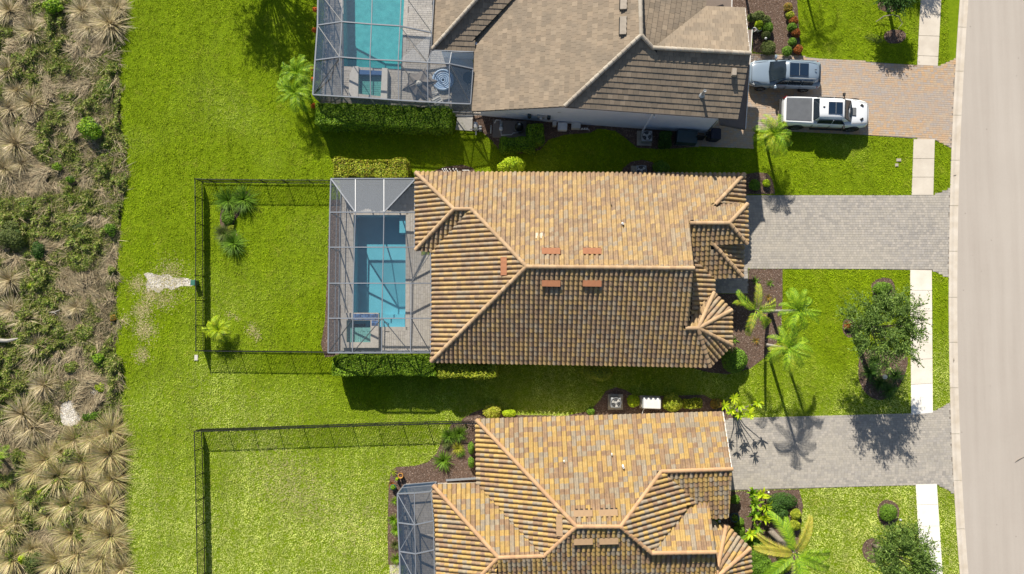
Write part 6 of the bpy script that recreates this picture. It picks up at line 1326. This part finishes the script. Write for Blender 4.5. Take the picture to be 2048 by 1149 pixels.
def wheel(x, y, r, w, parent):
    s_ = 1 if y > 0 else -1; mb = MB(); mb.v = []; prof = [(r*.62, -w/2), (r*.9, -w/2), (r, -w*.35), (r, w*.35), (r*.9, w/2), (r*.62, w/2)]; n = 22; V = []; Fc = []
    for q, yy in prof:
        for k in range(n): a = 2*math.pi*k/n; V.append((x+q*math.cos(a), y+yy, r+q*math.sin(a)))
    for i_ in range(len(prof)):
        j = (i_+1) % len(prof)
        for k in range(n): Fc.append((i_*n+k, i_*n+(k+1) % n, j*n+(k+1) % n, j*n+k))
    mb.add(V, Fc); wh = mb.obj('wheel', G['tyre'], parent, smooth=True)
    mb = MB(); c0_ = (x, y+s_*w*.42, r)
    for k in range(5): a = k*2*math.pi/5; mb.beam(c0_, (x+r*.62*math.cos(a), y+s_*w*.42, r+r*.62*math.sin(a)), .05, .03)
    mb.tube([(x, y+s_*w*.35, r), (x, y+s_*w*.45, r)], .07, 10); V = []; Fc = []
    for q, yy in ((r*.56, s_*w*.42), (r*.64, s_*w*.46)):
        for k in range(n): a = 2*math.pi*k/n; V.append((x+q*math.cos(a), y+yy, r+q*math.sin(a)))
    for k in range(n): Fc.append((k, (k+1) % n, n+(k+1) % n, n+k))
    mb.add(V, Fc); mb.obj('rim', G['rimm'], wh)
def mirror(x, y, z, parent, mat, s_=1):
    mb = MB(); mb.box((x, y, z), (.16, .26, .18), 0, .85); mb.obj('wing_mirror', mat, parent, bevel=.04)
# --- silver suv, nose to the left
c = W(1571, 146.5, 1.0); car = empty('parked_car', (c.x, c.y, .03), math.pi-.045, label='silver blue car with large sunroof parked with its nose at the garage', cat='car')
def body_st(L, W2, zh, zs, belt, hood, tail):
    return [(-L/2, [(0, .95), (W2*.55, .93), (W2*.8, .85), (W2*.86, .6), (W2*.8, .38), (0, .35)])]
L2, w2 = 2.42, .985
st = [(-2.42, [(0, 1.05), (.55, 1.04), (.80, .98), (.86, .72), (.80, .42), (0, .38)]), (-2.3, [(0, 1.10), (.62, 1.09), (.88, 1.02), (.95, .75), (.92, .36), (0, .30)]),
      (-1.6, [(0, 1.12), (.65, 1.11), (.90, 1.04), (.985, .8), (.96, .32), (0, .26)]), (-.4, [(0, 1.10), (.65, 1.09), (.89, 1.02), (.985, .78), (.96, .3), (0, .25)]),
      (.75, [(0, 1.10), (.65, 1.08), (.89, 1.0), (.985, .76), (.96, .3), (0, .25)]), (1.1, [(0, 1.10), (.62, 1.08), (.86, .98), (.985, .74), (.96, .32), (0, .26)]),
      (1.9, [(0, 1.03), (.58, 1.01), (.80, .92), (.95, .72), (.92, .34), (0, .28)]), (2.28, [(0, .94), (.5, .92), (.70, .84), (.82, .64), (.80, .38), (0, .32)]), (2.42, [(0, .84), (.40, .82), (.58, .74), (.68, .6), (.66, .42), (0, .38)])]
body = loft(st, 'body', G['silver'], car)
st = [(-2.2, [(0, 1.40), (.45, 1.38), (.66, 1.2), (.74, 1.0)]), (-1.95, [(0, 1.66), (.5, 1.63), (.68, 1.5), (.80, 1.0)]), (-1.2, [(0, 1.72), (.53, 1.70), (.70, 1.58), (.84, 1.0)]), (-.2, [(0, 1.73), (.53, 1.71), (.70, 1.58), (.85, 1.0)]), (.15, [(0, 1.68), (.5, 1.66), (.68, 1.5), (.85, 1.0)]), (1.15, [(0, 1.08), (.5, 1.06), (.72, 1.03), (.84, .96)])]
loft(st, 'cabin', G['silver'], car)
panel('sunroof', [(-1.28, -.43, 1.725), (-.02, -.43, 1.735), (-.02, .43, 1.735), (-1.28, .43, 1.725)], G['roofglass'], car, bevel=.01)
mb = MB(); mb.box((-.66, 0, 1.748), (.02, .86, .01)); mb.obj('sunroof_bar', G['greym'], car)
panel('windscreen', [(.22, -.58, 1.63), (1.10, -.70, 1.09), (1.18, 0, 1.11), (1.10, .70, 1.09), (.22, .58, 1.63), (.18, 0, 1.66)], G['glass'], car, t=.025)
panel('rear_window', [(-2.12, -.5, 1.50), (-2.27, -.62, 1.14), (-2.27, .62, 1.14), (-2.12, .5, 1.50)], G['glass'], car, t=.03)
for s_ in (-1, 1):
    for x0_, x1_a in ((-.95, -.12), (-.06, .55), (-1.75, -1.02)):
        a_ = .60 if x1_a > .3 else 0; panel('side_window', [(x0_, s_*.715, 1.52), (x1_a-a_*.5, s_*.715, 1.52), (x1_a+.12*(a_ > 0), s_*.835, 1.12), (x0_, s_*.835, 1.12)], G['glass'], car, t=.028)
    mb = MB(); mb.beam((-1.8, s_*.62, 1.72), (0, s_*.62, 1.74), .035, .03); mb.obj('roof_rail', G['greym'], car)
    mirror(.72, s_*1.06, 1.12, car, G['silver'])
    panel('headlight', [(2.12, s_*.62, .88), (2.30, s_*.52, .84), (2.28, s_*.68, .74), (2.02, s_*.86, .82)], G['lamp'], car, t=.03)
    panel('rear_light', [(-2.30, s_*.62, 1.0), (-2.14, s_*.90, .98), (-2.14, s_*.92, .84), (-2.32, s_*.66, .84)], G['rear'], car, t=.03)
    for x in (-1.45, 1.5): wheel(x, s_*.86, .37, .25, car)
    for k in range(2): mb = MB(); mb.box((-.05-1.0*k, s_*.985, .93), (.18, .03, .03)); mb.obj('door_handle', G['greym'], car)
mb = MB(); mb.box((-1.75, 0, 1.75), (.14, .05, .05), 0, .6); mb.obj('aerial', G['trim'], car)
mb = MB(); mb.beam((1.22, -.78, 1.07), (2.25, -.60, .91), .018, .012); mb.beam((1.22, .78, 1.07), (2.25, .60, .91), .018, .012); mb.beam((2.27, -.6, .92), (2.27, .6, .92), .018, .03); mb.obj('hood_seam', G['trim'], car)
for s_ in (-1, 1):
    mb = MB(); [mb.box((x, s_*.982, .75), (.018, .02, .55)) for x in (-1.0, -.02, .98)]; mb.obj('door_seam', G['trim'], car)
mb = MB(); mb.box((2.38, 0, .62), (.06, .9, .22)); mb.obj('front_grille', G['trim'], car, bevel=.02)
# --- white pickup, nose to the right
c = W(1652, 224.5, 1.0); car = empty('pickup_truck', (c.x, c.y, .03), -.045, label='white pickup truck with dark ribbed bed cover parked on the tan driveway', cat='pickup truck')
st = [(-2.9, [(0, 1.0), (.6, 1.0), (.86, .98), (.90, .75), (.88, .55), (0, .5)]), (-2.84, [(0, 1.22), (.6, 1.22), (.93, 1.20), (.98, .85), (.95, .5), (0, .45)]), (-1.9, [(0, 1.25), (.7, 1.25), (.95, 1.24), (1.01, .9), (.99, .48), (0, .42)]), (-.6, [(0, 1.24), (.7, 1.24), (.94, 1.22), (1.0, .9), (.98, .46), (0, .4)]),
      (.9, [(0, 1.22), (.7, 1.21), (.93, 1.18), (1.0, .88), (.98, .46), (0, .4)]), (1.4, [(0, 1.26), (.66, 1.24), (.92, 1.14), (1.01, .88), (.98, .46), (0, .4)]), (2.2, [(0, 1.22), (.62, 1.20), (.88, 1.08), (1.01, .84), (.99, .5), (0, .44)]), (2.7, [(0, 1.14), (.55, 1.12), (.80, 1.02), (.92, .8), (.90, .5), (0, .46)]), (2.93, [(0, .98), (.45, .96), (.66, .9), (.74, .74), (.72, .55), (0, .5)])]
loft(st, 'body', G['carwhite'], car)
st = [(-.92, [(0, 1.74), (.48, 1.73), (.66, 1.62), (.86, 1.1)]), (-.78, [(0, 1.88), (.53, 1.86), (.72, 1.72), (.88, 1.1)]), (-.2, [(0, 1.92), (.55, 1.90), (.74, 1.76), (.89, 1.1)]), (.6, [(0, 1.91), (.55, 1.89), (.74, 1.75), (.89, 1.1)]), (.88, [(0, 1.86), (.53, 1.84), (.71, 1.70), (.89, 1.1)]), (1.62, [(0, 1.28), (.55, 1.26), (.76, 1.2), (.88, 1.05)])]
loft(st, 'cabin', G['carwhite'], car)
panel('windscreen', [(.93, -.62, 1.80), (1.52, -.75, 1.28), (1.62, 0, 1.31), (1.52, .75, 1.28), (.93, .62, 1.80), (.90, 0, 1.84)], G['glass'], car, t=.03)
panel('rear_window', [(-.80, -.62, 1.84), (-1.0, -.74, 1.42), (-1.0, .74, 1.42), (-.80, .62, 1.84)], G['glass'], car, t=.04)
panel('sunroof', [(-.22, -.40, 1.925), (.72, -.40, 1.92), (.72, .40, 1.92), (-.22, .40, 1.925)], G['roofglass'], car, bevel=.01)
mb = MB(); mb.box((.26, 0, 1.94), (.02, .8, .01)); mb.obj('sunroof_bar', G['greym'], car); mb = MB(); mb.box((-.5, .05, 1.93), (.15, .08, .05), 0, .6); mb.obj('aerial', G['trim'], car)
mb = MB(); mb.box((-1.92, 0, 1.262), (1.72, 1.56, .04)); cov = mb.obj('bed_cover', G['cover'], car, bevel=.015)
for k in range(21): mb = MB(); mb.box((-2.70+k*.078, 0, 1.288), (.05, 1.42, .012)); mb.obj('rib', G['cover'], cov)
for s_ in (-1, 1):
    mb = MB(); mb.beam((-2.8, s_*.82, 1.26), (-1.05, s_*.84, 1.27), .08, .05); mb.obj('bed_rail', G['carwhite'], car, bevel=.02)
    panel('side_window', [(-.70, s_*.765, 1.68), (.80, s_*.765, 1.68), (1.12, s_*.885, 1.28), (-.72, s_*.885, 1.28)], G['glass'], car, t=.03)
    mb = MB(); mb.beam((.22, s_*.77, 1.7), (.24, s_*.905, 1.25), .07, .02); mb.obj('door_pillar', G['carwhite'], car)
    mirror(1.05, s_*1.14, 1.32, car, G['trim']); mb = MB(); mb.beam((1.12, s_*.9, 1.25), (1.05, s_*1.12, 1.28), .05); mb.obj('mirror_arm', G['trim'], car)
    panel('hood_vent', [(2.18, s_*.47, 1.215), (2.38, s_*.36, 1.195), (2.44, s_*.46, 1.175), (2.30, s_*.60, 1.175)], G['trim'], car, t=.02)
    panel('headlight', [(2.60, s_*.62, 1.02), (2.84, s_*.48, .96), (2.84, s_*.66, .84), (2.55, s_*.86, .92)], G['lamp'], car, t=.03)
    panel('rear_light', [(-2.9, s_*.80, 1.15), (-2.7, s_*.985, 1.12), (-2.7, s_*1.0, .85), (-2.92, s_*.86, .85)], G['rear'], car, t=.02)
    for x in (-1.85, 1.9): wheel(x, s_*.90, .42, .28, car); mb = MB(); mb.torus((0, 0, 0), .50, .045, 24, 6); o = mb.obj('wheel_arch', G['trim'], car); o.location = (x, s_*.975, .46); o.rotation_euler = (math.pi/2, 0, 0)
    for k in range(2): mb = MB(); mb.box((.05-.85*k+.4, s_*1.0, 1.05), (.18, .03, .03)); mb.obj('door_handle', G['carwhite'], car)
    mb = MB(); mb.beam((-.9, s_*1.04, .45), (1.3, s_*1.04, .45), .12, .04); mb.obj('side_step', G['trim'], car)
mb = MB(); mb.box((1.78, 0, 1.25), (.26, .56, .04)); hs = mb.obj('hood_scoop', G['trim'], car, bevel=.01)
for k in range(3): mb = MB(); mb.box((1.70+.08*k, 0, 1.277), (.03, .5, .012)); mb.obj('slat', G['greym'], hs)
mb = MB(); mb.beam((1.66, -.80, 1.26), (2.7, -.70, 1.10), .02, .02); mb.beam((1.66, .80, 1.26), (2.7, .70, 1.10), .02, .02); mb.beam((2.74, -.66, 1.09), (2.74, .66, 1.09), .02, .03); mb.obj('hood_seam', G['trim'], car)
for s_ in (-1, 1):
    mb = MB(); [mb.box((x, s_*1.0, .85), (.02, .02, .6)) for x in (-.95, .22, 1.2)]; mb.obj('door_seam', G['trim'], car)
mb = MB(); mb.beam((-2.98, -.85, .6), (-2.98, .85, .6), .14, .2); mb.obj('bumper', G['trim'], car, bevel=.03); mb = MB(); mb.beam((2.95, -.6, .6), (2.95, .6, .6), .1, .2); mb.obj('bumper', G['trim'], car, bevel=.03)
